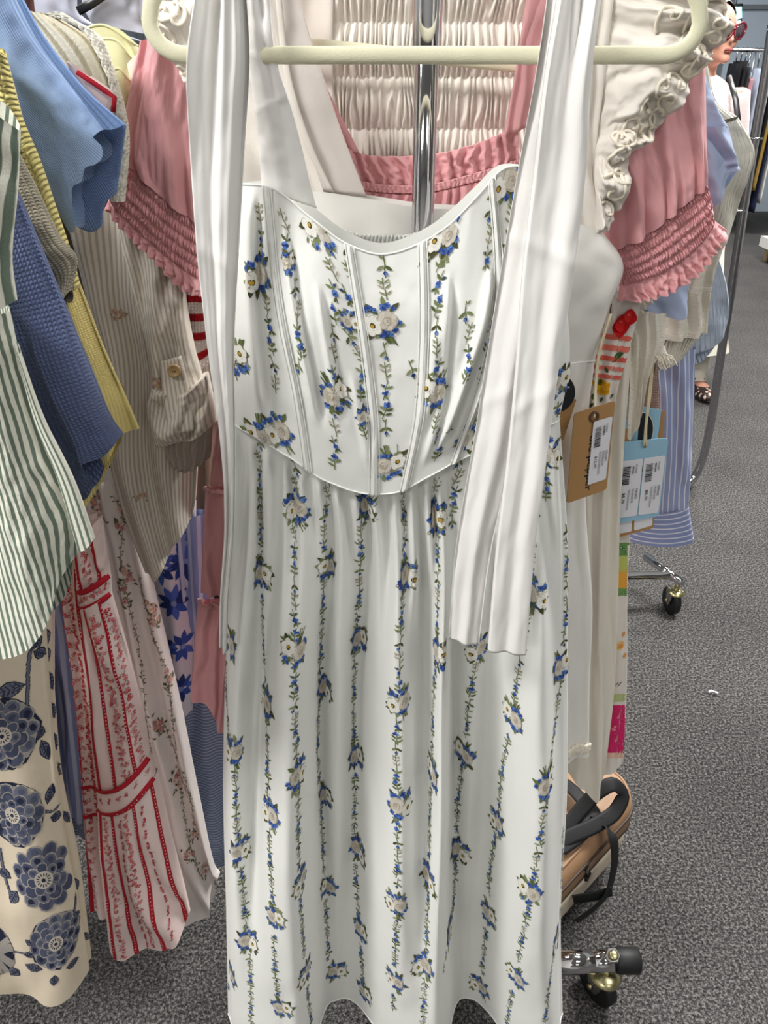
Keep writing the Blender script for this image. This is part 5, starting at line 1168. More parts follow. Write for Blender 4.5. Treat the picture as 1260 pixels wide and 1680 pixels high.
# ---- blue striped dress behind
bs_ = thing('blue_striped_dress', 'blue and pale striped dress hanging between navy peony skirt and red trimmed dress', 'dress', tuple(W(110, 1330, 0.78)))
cloth('skirt', [([(40, 900), (110, 900)], 0.79), ([(62, 1000), (118, 1000)], 0.79), ([(76, 1130), (138, 1130)], 0.79), ([(92, 1330), (160, 1340)], 0.79)], M['bluestr'], bs_, ns=40, nt=50, bulge=0.012, thick=0.01, fold=waves(2, .006, 3), fade=0.05)
cloth('underskirt', [([(80, 1150), (160, 1150)], 0.80), ([(96, 1360), (175, 1370)], 0.80)], M['bluestrv'], bs_, ns=30, nt=30, bulge=0.01, thick=0.008, fold=waves(2, .004, 3), fade=0.05)
# ---- royal blue flower garment, slate stripes, striped cuff, taupe shadow pieces
rb = thing('royal_blue_print_dress', 'white garment with royal blue brush flowers glimpsed below the embroidered shirt', 'dress', tuple(W(280, 1160, 0.84)))
rbb = cloth('skirt', [([(215, 830), (322, 820)], 0.875), ([(235, 1000), (320, 1000)], 0.875), ([(258, 1100), (318, 1100)], 0.875), ([(280, 1150), (300, 1170), (316, 1164)], 0.875)], M['royal'], rb, ns=40, nt=50, bulge=0.012, thick=0.01, fold=waves(2, .004, 3), fade=0.05)
pr = Print([rbb]); RB = [(40, 62, 132), (52, 78, 156), (34, 50, 108), (70, 96, 176)]
for (x, y, R_) in ((285, 990, 24), (262, 930, 24), (305, 920, 26), (300, 1060, 22), (296, 1130, 22), (270, 1060, 20), (320, 1000, 20), (250, 880, 24), (290, 870, 24)):
    o = []
    for i in range(9): o.append((lens(2 * math.cos(i * .7), 2 * math.sin(i * .7), i * .7, R_, R_ * .42), random.choice(RB), 2 + i % 3))
    o.append((disc(0, 0, 4, 8, .2), (120, 140, 190), 7)); pr.at(mm(o), x, y, sy=1.2)
q = pr.done('blue_flower_print', M['ink'], rbb); q['kind'] = 'stuff'
ss_ = thing('slate_striped_dress', 'slate blue finely striped dress glimpsed left of the floral dress hem', 'dress', tuple(W(340, 1420, 0.86)))
cloth('bodice', [([(285, 840), (350, 840)], 0.875), ([(300, 1000), (352, 1000)], 0.875), ([(308, 1150), (372, 1150)], 0.90)], M['bluestr'], ss_, ns=30, nt=40, bulge=0.01, thick=0.008, fold=waves(2, .004, 3), fade=0.05)
cloth('skirt', [([(296, 1140), (376, 1140)], 0.898), ([(300, 1300), (376, 1300)], 0.894), ([(310, 1400), (376, 1420)], 0.892)], M['bluestrv'], ss_, ns=30, nt=40, bulge=0.012, thick=0.01, fold=waves(2, .004, 3), fade=0.05)
rc = thing('red_striped_sweater', 'red and white striped knit cuff beside the left satin tie', 'sweater', tuple(W(328, 600, 0.80)))
cloth('cuff', [([(306, 440), (345, 440)], 0.81), ([(306, 520), (345, 520)], 0.81), ([(309, 596), (328, 602), (348, 590)], 0.81)], M['redstr'], rc, ns=24, nt=36, bulge=0.012, thick=0.01, fold=waves(1, .003, 3), fade=0.05)
bl = thing('beige_frill_top', 'beige frilled cuff below the red striped knit cuff', 'top', tuple(W(335, 640, 0.81)))
cloth('frilled_cuff', [([(312, 596), (356, 590)], 0.82), ([(318, 622), (340, 638), (362, 626)], 0.82)], M['ivory'], bl, ns=40, nt=14, bulge=0.01, thick=0.006, fold=waves(5, .003, 3), fade=0.03)
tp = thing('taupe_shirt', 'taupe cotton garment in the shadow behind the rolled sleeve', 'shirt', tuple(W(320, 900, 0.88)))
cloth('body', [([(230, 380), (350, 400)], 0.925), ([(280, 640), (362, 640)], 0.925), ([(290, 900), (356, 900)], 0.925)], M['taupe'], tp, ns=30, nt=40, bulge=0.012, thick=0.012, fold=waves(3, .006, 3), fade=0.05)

# ---- the other halves of the garments on the left, out of view, added to block light
def half(root, name, mat, x0, x1, y0, y1, d_):
    cloth(name, [([(x0, y0), (x1, y0)], d_), ([(x0, (y0 + y1) / 2), (x1, (y0 + y1) / 2)], d_), ([(x0, y1), (x1, y1)], d_)], mat, root, ns=40, nt=30, bulge=.015, thick=.012, fold=waves(4, .006, 3), fade=.03)
half(gs, 'unseen_half', M['green'], -620, -160, 300, 1080, .51); half(ns_, 'unseen_half', M['ecru'], -520, -125, 1000, 1560, .61)
half(yc, 'unseen_half', M['yellow'], -560, -70, 120, 860, .64); half(bk2, 'body', M['skyrib'], -600, -130, 20, 760, .69); half(rd, 'unseen_half', M['redw'], -380, 90, 800, 1480, .755)
half(nk, 'body', M['navyknit'], -600, -70, 300, 820, .575); half(bs_, 'unseen_half', M['bluestr'], -360, 40, 880, 1400, .80)

dc = thing('dark_light_blocker', 'added dark brown cloth filling the shadowed gaps behind the pinstripe shirt and rose sprig dress', 'coat', tuple(W(330, 1400, .94)))  # added dark cloth: stands in for shade in the gaps, blocks light from behind
cloth('blocker_cloth', [([(-300, 200), (330, 200)], .955), ([(-250, 600), (380, 600)], .955), ([(-180, 1000), (400, 1000)], .955), ([(-100, 1330), (420, 1330)], .955)], fabric('dark_brown_shade_cloth', (58, 50, 44), .9, .15, vary=.08, bs=.4), dc, ns=60, nt=60, bulge=.02, thick=.03, fold=waves(7, .01, 3), fade=.03)
# ================================================================== swing tags
M['kraft'] = plain('kraft_card', (172, 132, 84), 0.8, vary=0.06, nscale=120)
M['bluecard'] = plain('light_blue_card', (148, 192, 216), 0.6, vary=0.02)
M['blackcard'] = plain('black_card', (18, 20, 26), 0.5)
M['label'] = plain('white_label', (226, 226, 232), 0.55, vary=0.01)
M['inkblack'] = plain('black_ink', (30, 30, 34), 0.7)
M['inkgrey'] = plain('grey_ink', (150, 150, 156), 0.7)
M['string'] = fabric('waxed_cream_string', (226, 214, 180), 0.7, 0.3, vary=0.08, bs=0.6)
M['eyelet'] = plain('brown_eyelet', (92, 64, 42), 0.45)
class Quad:
    def __init__(s, c, d, nrm=(0, -1, 0.1)):
        d = [d] * 4 if np.isscalar(d) else d
        s.c = [W(x, y, z) for (x, y), z in zip(c, d)]; a, b, cc, dd = s.c
        n = np.cross(b - a, dd - a); n /= np.linalg.norm(n); s.n = n if n[1] < 0 else -n
    def __call__(s, u, v, lift=0.0):
        a, b, c, d = s.c; return (a * (1 - u) * (1 - v) + b * u * (1 - v) + c * u * v + d * (1 - u) * v) + s.n * lift
    def sub(s, u0, u1, v0, v1, lift):
        q = Quad.__new__(Quad); q.c = [s(u0, v0, lift), s(u1, v0, lift), s(u1, v1, lift), s(u0, v1, lift)]; q.n = s.n; return q
def card(q, name, mat, parent, t=0.0007, r=0.06, asp=0.55, n=5, notch=False):
    pts = []
    for (cu, cv, a0) in ((1 - r / asp, r, -90), (1 - r / asp, 1 - r, 0), (r / asp, 1 - r, 90), (r / asp, r, 180)):
        for i in range(n):
            a = math.radians(a0 + 90 * i / (n - 1)); pts.append((cu + r / asp * math.cos(a), cv + r * math.sin(a)))
    V = [q(u, v, t / 2) for u, v in pts] + [q(u, v, -t / 2) for u, v in pts]; m = len(pts)
    Fc = [tuple(range(m)), tuple(range(2 * m - 1, m - 1, -1))] + [(i, m + i, m + (i + 1) % m, (i + 1) % m) for i in range(m)]
    return mk(name, V, Fc, mat, parent, smoothf=False)
def text2d(body, bold=0.0):
    cu = bpy.data.curves.new('txt', 'FONT'); cu.body = body; cu.size = 1.0; cu.offset = bold; cu.resolution_u = 3
    o = bpy.data.objects.new('txt', cu); COL.objects.link(o); dg = bpy.context.evaluated_depsgraph_get(); dg.update()
    me = bpy.data.meshes.new_from_object(o.evaluated_get(dg))
    V = [(v.co.x, v.co.y) for v in me.vertices]; Fc = [tuple(p.vertices) for p in me.polygons]
    bpy.data.objects.remove(o); bpy.data.meshes.remove(me); bpy.data.curves.remove(cu); return V, Fc
def vtext(q, body, u0, u1, v0, v1, mat, parent, name='lettering', bold=0.0, lift=0.0012, rev=False):
    """text reading down the card; letter tops towards +u"""
    V, Fc = text2d(body, bold); x0 = min(v[0] for v in V); x1 = max(v[0] for v in V); y0 = min(v[1] for v in V); y1 = max(v[1] for v in V)
    P = [q(u0 + (u1 - u0) * (y - y0) / (y1 - y0), v0 + (v1 - v0) * (x - x0) / (x1 - x0), lift) for x, y in V]
    return mk(name, P, Fc, mat, parent, smoothf=False)
def bars(q, u0, u1, v0, v1, parent, seed=1, lift=0.0012):
    rnd = random.Random(seed); V = []; Fc = []; v = v0
    while v < v1:
        h = rnd.choice((.006, .010, .016)); g = rnd.choice((.006, .009, .012)); uu = u1 - rnd.choice((0, 0, .02))
        b = len(V); V += [q(u0, v, lift), q(uu, v, lift), q(uu, v + h, lift), q(u0, v + h, lift)]; Fc.append((b, b + 1, b + 2, b + 3)); v += h + g
    return mk('barcode', V, Fc, M['inkblack'], parent, smoothf=False)
def greyline(q, u0, u1, v0, v1, parent, seed, lift=0.0012, mat='inkgrey'):
    rnd = random.Random(seed); V = []; Fc = []; v = v0
    while v < v1:
        h = rnd.uniform(.008, .02); b = len(V); V += [q(u0, v, lift), q(u1, v, lift), q(u1, v + h, lift), q(u0, v + h, lift)]; Fc.append((b, b + 1, b + 2, b + 3)); v += h + rnd.uniform(.004, .010)
    o = mk('small_print', V, Fc, M[mat], parent, smoothf=False); o['kind'] = 'stuff'; return o
def sticker(q, price, code, parent, seed):
    s = card(q, 'price_label', M['label'], parent, 0.0002, 0.03, 0.35)
    bars(q, .12, .46, .10, .40, s, seed); greyline(q, .55, .62, .10, .24, s, seed + 1, mat='inkblack'); greyline(q, .70, .77, .08, .22, s, seed + 5)
    vtext(q, price, .20, .34, .55, .74, M['inkblack'], s, bold=0.01)
    vtext(q, code, .80, .89, .50, .68, M['inkblack'], s, bold=0.01)
    greyline(q, .64, .72, .50, .74, s, seed + 2); greyline(q, .47, .54, .50, .86, s, seed + 3)
    return s
# kraft tag
kt = thing('kraft_swing_tag', 'brown kraft swing tag with white price label, strung beside the fruit print blouse', 'swing tag', tuple(W(930, 825, .70)))
qk = Quad([(942, 678), (1009, 657), (995, 803), (929, 826)], [.702, .716, .716, .702])
card(qk, 'card', M['kraft'], kt, .0008, 0.035, .5)
vtext(qk, 'old pepper', .385, .60, .30, .93, M['inkblack'], kt, bold=0.012, lift=.0006)
sticker(Quad([(974, 692), (1005, 683), (994, 786), (964, 796)], [.7065, .7135, .7135, .7065]), '$15.75', 'CR2092', kt, 3)
hc = qk(.49, .10, .001)
mk('eyelet', *tube_vf([hc + np.array([.0042 * math.cos(a), 0.0008 * math.cos(a), .0046 * math.sin(a)]) for a in np.linspace(0, 2 * math.pi, 20)[:-1]], .0014, 8, closed=True), M['eyelet'], kt)
mk('string', *join_vf([tube_vf(spath3([hc + np.array([0, -.002, 0]), W(976, 640, .722), W(982, 580, .732), W(1002, 515, .745)], 24), .0011, 6), tube_vf(spath3([hc + np.array([.001, .001, 0]), W(978, 630, .73), W(986, 570, .738), W(1003, 515, .748)], 24), .0011, 6)]), M['string'], kt)
# round black tag + kraft card behind, at the dress waist
bt_ = thing('round_black_tag', 'round black swing tag tucked behind the floral dress at the waist', 'swing tag', tuple(W(916, 690, .705)))
mk('disc', *lathe_vf(W(908, 645, .70), (-0.15, -1, 0.05), [(0, .0205), (.001, .0205)], 40), M['blackcard'], bt_, smoothf=False)
cw = W(925, 642, .6975); V_, F_ = text2d('r', .01)
mk('lettering', [cw + np.array([x * .012, -.0018, y * .012]) for x, y in V_], F_, M['label'], bt_, smoothf=False)
kb = thing('kraft_swing_tag', 'narrow brown kraft tag behind the round black tag', 'swing tag', tuple(W(920, 720, .712)))
card(Quad([(900, 655), (946, 655), (924, 722), (880, 735)], .712), 'card', M['kraft'], kb, .0008, .03)
# blue tags
def bluetag(label, c, d, st, nm='blue_swing_tag'):
    t_ = thing(nm, label, 'swing tag', tuple(W(c[3][0], c[3][1], d))); q = Quad(c, d); card(q, 'card', M['bluecard'], t_, .0008, .05, .6)
    return t_, q
t1_, q1 = bluetag('light blue swing tag with two white price labels, front of the bunch', [(1003, 727), (1097, 718), (1081, 847), (990, 862)], .8320, 1)
def px_sticker(c, d, price, code, parent, seed): sticker(Quad(c, d), price, code, parent, seed)
px_sticker([(1057, 752), (1092, 747), (1080, 841), (1047, 845)], .8308, '$8.75', 'PER2022', t1_, 11)
px_sticker([(1020, 757), (1055, 752), (1045, 846), (1008, 851)], .8308, '$8.75', 'PER2022', t1_, 17)
vtext(q1, 'l .', .555, .60, .31, .62, M['inkblack'], t1_, bold=.03, lift=.0006)
hole = W(1059, 732, .8300)
mk('string', *join_vf([tube_vf(spath3([hole + np.array([dx, 0, 0]), W(1060 + dx * 500, 700, .8290), W(1066 + dx * 900, 650, .8290), W(1072, 590, .8320)], 24), .0011, 6) for dx in (-.002, .001)]), M['string'], t1_)
mk('string_hole', *lathe_vf(hole + np.array([0, .0008, 0]), (0, -1, 0), [(0, .0022), (.0004, .0022)], 12), M['inkblack'], t1_)
t2_, q2 = bluetag('light blue swing tag standing behind the black oval tag, top right of the bunch', [(1036, 664), (1085, 672), (1076, 742), (1030, 742)], .8490, 2)
t3_, q3 = bluetag('light blue swing tag corner at the left of the bunch, kraft showing below', [(1000, 685), (1048, 692), (1044, 745), (1000, 748)], .8400, 3)
t4 = thing('kraft_swing_tag', 'brown kraft tag lowest in the bunch, its bottom edge below the blue tag', 'swing tag', tuple(W(1020, 880, .8370)))
q4 = Quad([(1000, 740), (1082, 730), (1072, 866), (990, 888)], .8370); card(q4, 'card', M['kraft'], t4, .0008, .03)
for c in ([(1044, 780), (1074, 776), (1070, 862), (1040, 871)], [(1006, 784), (1040, 780), (1036, 872), (1002, 878)]): card(Quad(c, .8358), 'price_label', M['label'], t4, .0002, .03, .35)
t5 = thing('kraft_swing_tag', 'brown kraft tag behind the standing blue tag, topmost right edge', 'swing tag', tuple(W(1070, 740, .8550)))
card(Quad([(1046, 670), (1091, 674), (1086, 742), (1040, 742)], .8550), 'card', M['kraft'], t5, .0008, .03)
t7 = thing('kraft_swing_tag', 'small brown kraft tag corner in front of the left blue tag', 'swing tag', tuple(W(1010, 742, .8360)))
card(Quad([(990, 704), (1036, 704), (1036, 745), (990, 748)], .8360), 'card', M['kraft'], t7, .0008, .06)
t6 = thing('oval_black_tag', 'black oval swing tag between the light blue tags', 'swing tag', tuple(W(1050, 745, .8440)))
cc_ = W(1046, 712, .8440)
ring = [cc_ + np.array([.018 * math.cos(a), 0, .028 * math.sin(a)]) for a in np.linspace(0, 2 * math.pi, 40)[:-1]]
n_ = len(ring); V_ = [r + np.array([0, -.0005, 0]) for r in ring] + [r + np.array([0, .0005, 0]) for r in ring]
mk('disc', V_, [tuple(range(n_)), tuple(range(2 * n_ - 1, n_ - 1, -1))] + [(i, n_ + i, n_ + (i + 1) % n_, (i + 1) % n_) for i in range(n_)], M['blackcard'], t6, smoothf=False)
mk('rim', *tube_vf([r + np.array([0, -.0006, 0]) for r in ring], .0004, 6, closed=True), M['string'], t6)
sp = thing('safety_pin', 'small dark safety pin through the frayed crinkled sleeve', 'safety pin', tuple(W(1067, 618, .8370)))
mk('wire', *tube_vf(spath3([W(1073, 572, .8370), W(1068, 600, .8370), W(1065, 617, .8370), W(1069, 616, .8370), W(1075, 598, .8370), W(1073, 572, .8370)], 40), .0006, 6), M['eyelet'], sp)
mk('clasp', *lathe_vf(W(1073, 576, .8370), (0, 0, 1), [(0, .0016), (.003, .0022), (.006, .0012)], 10), M['eyelet'], sp)

# ================================================================== bag on the rack base
M['tan'] = plain('tan_leather', (164, 128, 96), 0.55, vary=0.05, nscale=60)
M['creamlea'] = plain('cream_leather', (222, 208, 186), 0.5, vary=0.04, nscale=30)
M['webbing'] = fabric('black_webbing', (22, 22, 24), 0.6, 0.35, vary=0.1, bump='weave', bs=0.4)
M['zipd'] = plain('dark_zip', (60, 46, 38), 0.5)
M['gun'] = plain('gunmetal', (92, 84, 78), 0.25, 1.0)
bz = 0.012
A_ = Wz(1060, 1300, .215); B_ = Wz(905, 1462, .215); e_ = (B_ - A_); e_[2] = 0; e_ /= np.linalg.norm(e_); n_v = np.array([e_[1], -e_[0], 0]); n_v = n_v if n_v[1] > 0 else -n_v
BL_, BW_ = 0.40, 0.16
def ring_of(z, ins, r=0.06, n=8):
    out = []
    for (cx, cy, a0) in ((BL_ - r, r, -90), (BL_ - r, BW_ - r, 0), (r, BW_ - r, 90), (r, r, 180)):
        for i in range(n):
            a = math.radians(a0 + 90 * i / (n - 1)); x = cx + (r - ins) * math.cos(a); y = cy + (r - ins) * math.sin(a)
            out.append(A_ * [1, 1, 0] + e_ * x + n_v * y + np.array([0, 0, z + 0.02 * (1 - x / BL_)]))
    return out
def loft_rings(rs, cap0=True, cap1=True):
    n = len(rs[0]); V = [p for r in rs for p in r]; Fc = []
    for i in range(len(rs) - 1):
        for j in range(n): k = (j + 1) % n; Fc.append((i * n + j, i * n + k, (i + 1) * n + k, (i + 1) * n + j))
    if cap0: Fc.append(tuple(range(n - 1, -1, -1)))
    if cap1: Fc.append(tuple((len(rs) - 1) * n + j for j in range(n)))
    return V, Fc
bag = thing('travel_bag', 'tan and cream zipped bag with black straps lying on the rack base', 'bag', tuple((A_ + e_ * .2 + n_v * .12) * [1, 1, 0] + np.array([0, 0, bz])))
base = mk('bag_base', *loft_rings([ring_of(bz, .03), ring_of(bz + .008, .016), ring_of(bz + .04, .007), ring_of(bz + .09, .002), ring_of(bz + .125, .001)]), M['creamlea'], bag)
lid = mk('bag_lid', *loft_rings([ring_of(bz + .125, .002), ring_of(bz + .13, -.001), ring_of(bz + .17, .001), ring_of(bz + .187, .006), ring_of(bz + .197, .016), ring_of(bz + .199, .022), ring_of(bz + .1975, .026), ring_of(bz + .200, .032), ring_of(bz + .203, .055)]), M['tan'], bag)
mk('zip', *tube_vf(ring_of(bz + .160, -.0005), .003, 8, closed=True), M['zipd'], lid)
mk('piping', *tube_vf(ring_of(bz + .126, .0), .0028, 8, closed=True), M['zipd'], base)
mk('piping', *tube_vf(ring_of(bz + .196, .014), .003, 8, closed=True), M['tan'], lid)
zp = Wz(956, 1418, bz + .162) - n_v * .002
zz = mk('zip_slider', *lathe_vf(zp, -n_v, [(-.004, .004), (0, .009), (.005, .009), (.008, .005)], 10), M['gun'], bag)
mk('zip_pull', *tube_vf([zp - n_v * .008, zp - n_v * .012 + np.array([0, 0, -.012]), zp - n_v * .014 + np.array([-.004, 0, -.03])], [.003, .0055, .004], 8, flat=(.5, 1)), M['gun'], zz)
def strap(pts, w, name, parent=bag, n=60, t=0.18, up=(0, 0, 1)):
    P = spath3([Wz(x, y, z) for x, y, z in pts], n); return mk(name, *tube_vf(P, w, 10, flat=(t, 1.0), up=up), M['webbing'], parent)
strap([(890, 1400, .235), (930, 1375, .24), (980, 1352, .245), (1012, 1328, .25), (1022, 1302, .268), (1008, 1287, .285), (985, 1296, .28), (962, 1318, .262), (935, 1350, .245), (900, 1385, .238)], .014, 'carry_strap', t=.09, up=(0.3, -.4, .9))
strap([(880, 1270, .24), (930, 1288, .25), (955, 1312, .252), (975, 1335, .244), (960, 1360, .238), (920, 1392, .234)], .014, 'carry_strap', t=.09, up=(.2, -.3, 1))
strap([(968, 1346, .238), (988, 1350, .24), (1004, 1372, .235), (1009, 1405, .2), (1004, 1440, .16), (994, 1470, .13), (975, 1490, .11), (945, 1512, .09)], .011, 'shoulder_strap', t=.08, up=(.6, -.8, .1))
strap([(1004, 1462, .135), (975, 1470, .13), (940, 1476, .12)], .012, 'strap_tail', t=.12, up=(.3, -.9, .2))

# ================================================================== second rack pole on the right
rp = thing('leaning_rack', 'dark chrome garment rack upright at right, bending inward near the carpet', 'garment rack', tuple(Wz(1122, 803, 0)))
pp = [Wz(1118, 806, 0.03), W(1140, 782, 2.62), W(1153, 752, 2.6), W(1162, 715, 2.6), W(1180, 600, 2.6), W(1205, 440, 2.6), W(1240, 215, 2.6), W(1258, 110, 2.6), W(1268, 40, 2.6)]
M['darkchrome'] = plain('dark_chrome', (176, 176, 180), 0.18, 1.0)
mk('upright', *tube_vf(spath3(pp, 70), .0145, 16), M['darkchrome'], rp)
mk('foot_plug', *lathe_vf(Wz(1126, 801, 0.0), (0, 0, 1), [(0, .018), (.02, .018), (.03, .012)], 14), M['steel'], rp)
for (x, y) in ((1240, 227), (1213, 345)):
    c = W(x, y, 2.6); mk('height_stop', *lathe_vf(c + np.array([0, 0, -.003]), (0, 0, 1), [(0, .02), (.006, .02)], 16), M['chrome'], rp)
tpz = pp[-1]; mk('top_rail', *tube_vf(spath3([tpz, tpz + np.array([.02, 0, .04]), tpz + np.array([.08, 0.02, .06]), tpz + np.array([1.2, .2, .06])], 30), .0145, 14), M['darkchrome'], rp)
mk('upright', *tube_vf([tpz + np.array([1.2, .2, .06]), np.array([tpz[0] + 1.2, tpz[1] + .2, 0.0])], .0145, 14), M['darkchrome'], rp)

# ================================================================== far rack with dark clothes, cyan light, table, litter
fr = thing('clothes_rail', 'far chrome rail of clothes against the grey-blue wall', 'garment rack', (3.5, 8.0, 0))
zr = W(1215, 82, 8.0)[2]
mk('rail', *tube_vf([(2.4, 8.0, zr), (5.4, 8.0, zr)], .016, 12), M['chrome'], fr)
for x in (2.4, 5.4):
    mk('upright', *tube_vf([(x, 8.0, .02), (x, 8.0, zr)], .016, 12), M['chrome'], fr); mk('foot', *tube_vf([(x, 7.7, .05), (x, 8.3, .05)], .016, 12), M['chrome'], fr)
FARC = [('black dress', (24, 24, 28)), ('black coat', (30, 30, 34)), ('charcoal dress', (58, 58, 62)), ('dusty pink blouse', (176, 128, 136)), ('red skirt', (150, 26, 34)), ('black gown', (22, 22, 26)), ('pale blue dress', (176, 186, 204)), ('pale grey shirt', (196, 198, 200)), ('black jacket', (26, 26, 30)), ('mustard skirt', (150, 120, 60)), ('navy dress', (38, 44, 70)), ('white shirt', (214, 214, 212))]
fx = [1202, 1209, 1216, 1224, 1231, 1246, 1239, 1253, 1260, 1267, 1274, 1281]
flen = [330, 345, 320, 200, 350, 290, 300, 300, 345, 310, 345, 330]; ftop = [104, 100, 110, 128, 190, 112, 112, 112, 108, 112, 108, 108]
for i, ((nm, c), x, yb, yt) in enumerate(list(zip(FARC, fx, flen, ftop))):
    d_ = 8.0 + .015 * (i % 3) - .02
    g = thing('hanging_' + nm.split()[-1], nm + ' on the far rail by the grey-blue wall', nm.split()[-1], tuple(W(x, yb, d_)), 'clothes on the far rail')
    xw = W(x, 130, d_)[0]
    def rw(y, h): xx = 630 + F * xw / (d_ / (CP + (840 - y) / F * SP)); return ([(xx - h, y), (xx + h, y)], d_)
    cloth('body', [rw(yt, 2), rw(yt + 12, 3), rw((yt + yb) / 2, 3), rw(yb, 2.8)], fabric('far_cloth_%d' % i, c, .85, .2), g, ns=12, nt=20, bulge=.16, thick=.16, fold=waves(1.5, .008, i), cap=True)
    p0 = np.array([xw, d_, W(x, yt, d_)[2]]); mk('hanger_hook', *tube_vf([p0, (p0[0], 8.0, zr + .02)], .006, 6), M['steel'], g)
cl = thing('cyan_light', 'glowing pale cyan hanging light near the far wall above the glasses', 'light', tuple(W(1207, 56, 8.3)))
M['cyan'] = plain('cyan_glow', (150, 246, 250), 0.5, emit=2.2)
for (a, b, c) in ((1198, 1203, 26), (1201, 1209, 40), (1206, 1217, 58)):
    cloth('glowing_tube', [([(a, 12), (b, 11)], 8.3), ([(a + 1, (c + 12) / 2), (b, (c + 12) / 2)], 8.3), ([(a + (b - a) * .45, c), (b - (b - a) * .2, c)], 8.3)], M['cyan'], cl, ns=10, nt=14, bulge=.02, thick=.02, cap=True)
mk('suspension_bar', *tube_vf([W(1196, 10, 8.3), W(1218, 9, 8.3)], .015, 8), M['blackplastic'], cl)
mk('suspension_wire', *tube_vf([W(1207, 10, 8.3), np.array([W(1207, 10, 8.3)[0], 8.3, 2.99])], .004, 6), M['blackplastic'], cl)
wt = thing('white_table', 'white side table leg at the far right edge of the carpet', 'table', tuple(Wz(1262, 428, 0)))
c0 = Wz(1276, 446, 0) + np.array([.03, .03, 0]); M['whitep'] = plain('white_paint', (228, 226, 220), .5); M['oak'] = plain('pale_oak', (196, 172, 136), .6)
mk('table_top', *box_vf(c0[0] - .03, c0[0] + .6, c0[1] - .02, c0[1] + .4, .12, .2), M['whitep'], wt, smoothf=False)
for dx in (0, .5):
    for dy in (0, .32): mk('leg', *tube_vf([(c0[0] + .03 + dx, c0[1] + .03 + dy, 0), (c0[0] + .03 + dx, c0[1] + .03 + dy, .13)], [.02, .026], 10), M['oak'], wt)
ppaper = Wz(1170, 1137, .004)
pv = [ppaper + np.array([(-.012 + .024 * i / 7), .003 * math.sin(i * .9) + sgn * .003, .003 + .003 * math.sin(i * .5)]) for sgn in (-1, 1) for i in range(8)]
tag(mk('paper_scrap', pv + [p + np.array([0, 0, .0008]) for p in pv], [(i, i + 1, 9 + i, 8 + i) for i in range(7)] + [(16 + i, 24 + i, 25 + i, 17 + i) for i in range(7)], M['label'], smoothf=True), 'tiny curl of white paper lying on the carpet at right', 'scrap')

# ================================================================== woman in the background
M['skin'] = plain('skin', (205, 150, 128), .55, vary=.03, nscale=30)
M['hair'] = plain('dark_grey_hair', (74, 68, 70), .5, vary=.2, nscale=120)
M['pinkknit'] = fabric('pale_pink_knit', (238, 214, 214), .9, .15, sheen=.3, vary=.03, bump='knit', bs=.4, freq=160, vfreq=160)
M['whitesk'] = fabric('ivory_skirt', (236, 232, 218), .8, .2, vary=.02)
M['lens'] = plain('dark_lens', (70, 60, 66), .08, spec=.8); M['redframe'] = plain('wine_red_frame', (110, 24, 38), .2)
M['lip'] = plain('lip', (138, 70, 66), .45)
PXc, PYc = 1.36, 3.63
pw_ = thing('person', 'woman in red-framed glasses, pale pink sweater and ivory skirt behind the right garments', 'person', (PXc, PYc, 0))
def ell(c, r, n=14, m=10):
    V = []; Fc = []
    for i in range(m + 1):
        ph = math.pi * i / m
        for j in range(n): th = 2 * math.pi * j / n; V.append((c[0] + r[0] * math.sin(ph) * math.cos(th), c[1] + r[1] * math.sin(ph) * math.sin(th), c[2] + r[2] * math.cos(ph)))
    for i in range(m):
        for j in range(n): Fc.append((i * n + j, (i + 1) * n + j, (i + 1) * n + (j + 1) % n, i * n + (j + 1) % n))
    return V, Fc
def limb(pts, rs): return tube_vf(spath3(pts, 14), list(np.interp(np.linspace(0, 1, 14), np.linspace(0, 1, len(rs)), rs)), 12)
def remesh(parts, vox, sm=6):
    V, Fc = join_vf(parts); me = bpy.data.meshes.new('tmp'); me.from_pydata([tuple(map(float, v)) for v in V], [], Fc); o = bpy.data.objects.new('tmp', me); COL.objects.link(o)
    r = o.modifiers.new('r', 'REMESH'); r.mode = 'VOXEL'; r.voxel_size = vox
    s = o.modifiers.new('s', 'SMOOTH'); s.factor = .5; s.iterations = sm
    dg = bpy.context.evaluated_depsgraph_get(); dg.update(); m2 = bpy.data.meshes.new_from_object(o.evaluated_get(dg))
    v = np.array([x.co[:] for x in m2.vertices]); f = [tuple(p.vertices) for p in m2.polygons]
    bpy.data.objects.remove(o); bpy.data.meshes.remove(me); bpy.data.meshes.remove(m2); return v, f
HX = W(1171, 60, 3.63)[0] - PXc; YAW = math.radians(24)
def hrot(v):
    v = np.asarray(v, float).reshape(-1, 3); c_, s_ = math.cos(YAW), math.sin(YAW); x = v[:, 0] - HX; y = v[:, 1]
    return np.column_stack([HX + x * c_ - y * s_, x * s_ + y * c_, v[:, 2]])
def hvf(vf): return hrot(vf[0]), vf[1]
def hp3(a): return hrot([a])[0]
ft = W(1140, 640, 3.63)[0] - PXc
head_ = [ell((HX, 0, 1.545), (.072, .088, .095)), ell((HX, -.022, 1.485), (.058, .066, .066)), ell((HX, -.078, 1.445), (.026, .02, .022)),
        ell((HX, -.094, 1.508), (.013, .02, .016)), ell((HX, -.088, 1.53), (.010, .014, .025)), ell((HX, -.082, 1.472), (.024, .014, .012)), ell((HX + .036, -.07, 1.50), (.022, .018, .02)), ell((HX - .036, -.07, 1.50), (.022, .018, .02)),
        ell((HX + .073, .012, 1.52), (.010, .018, .03)), ell((HX - .073, .012, 1.52), (.010, .018, .03))]
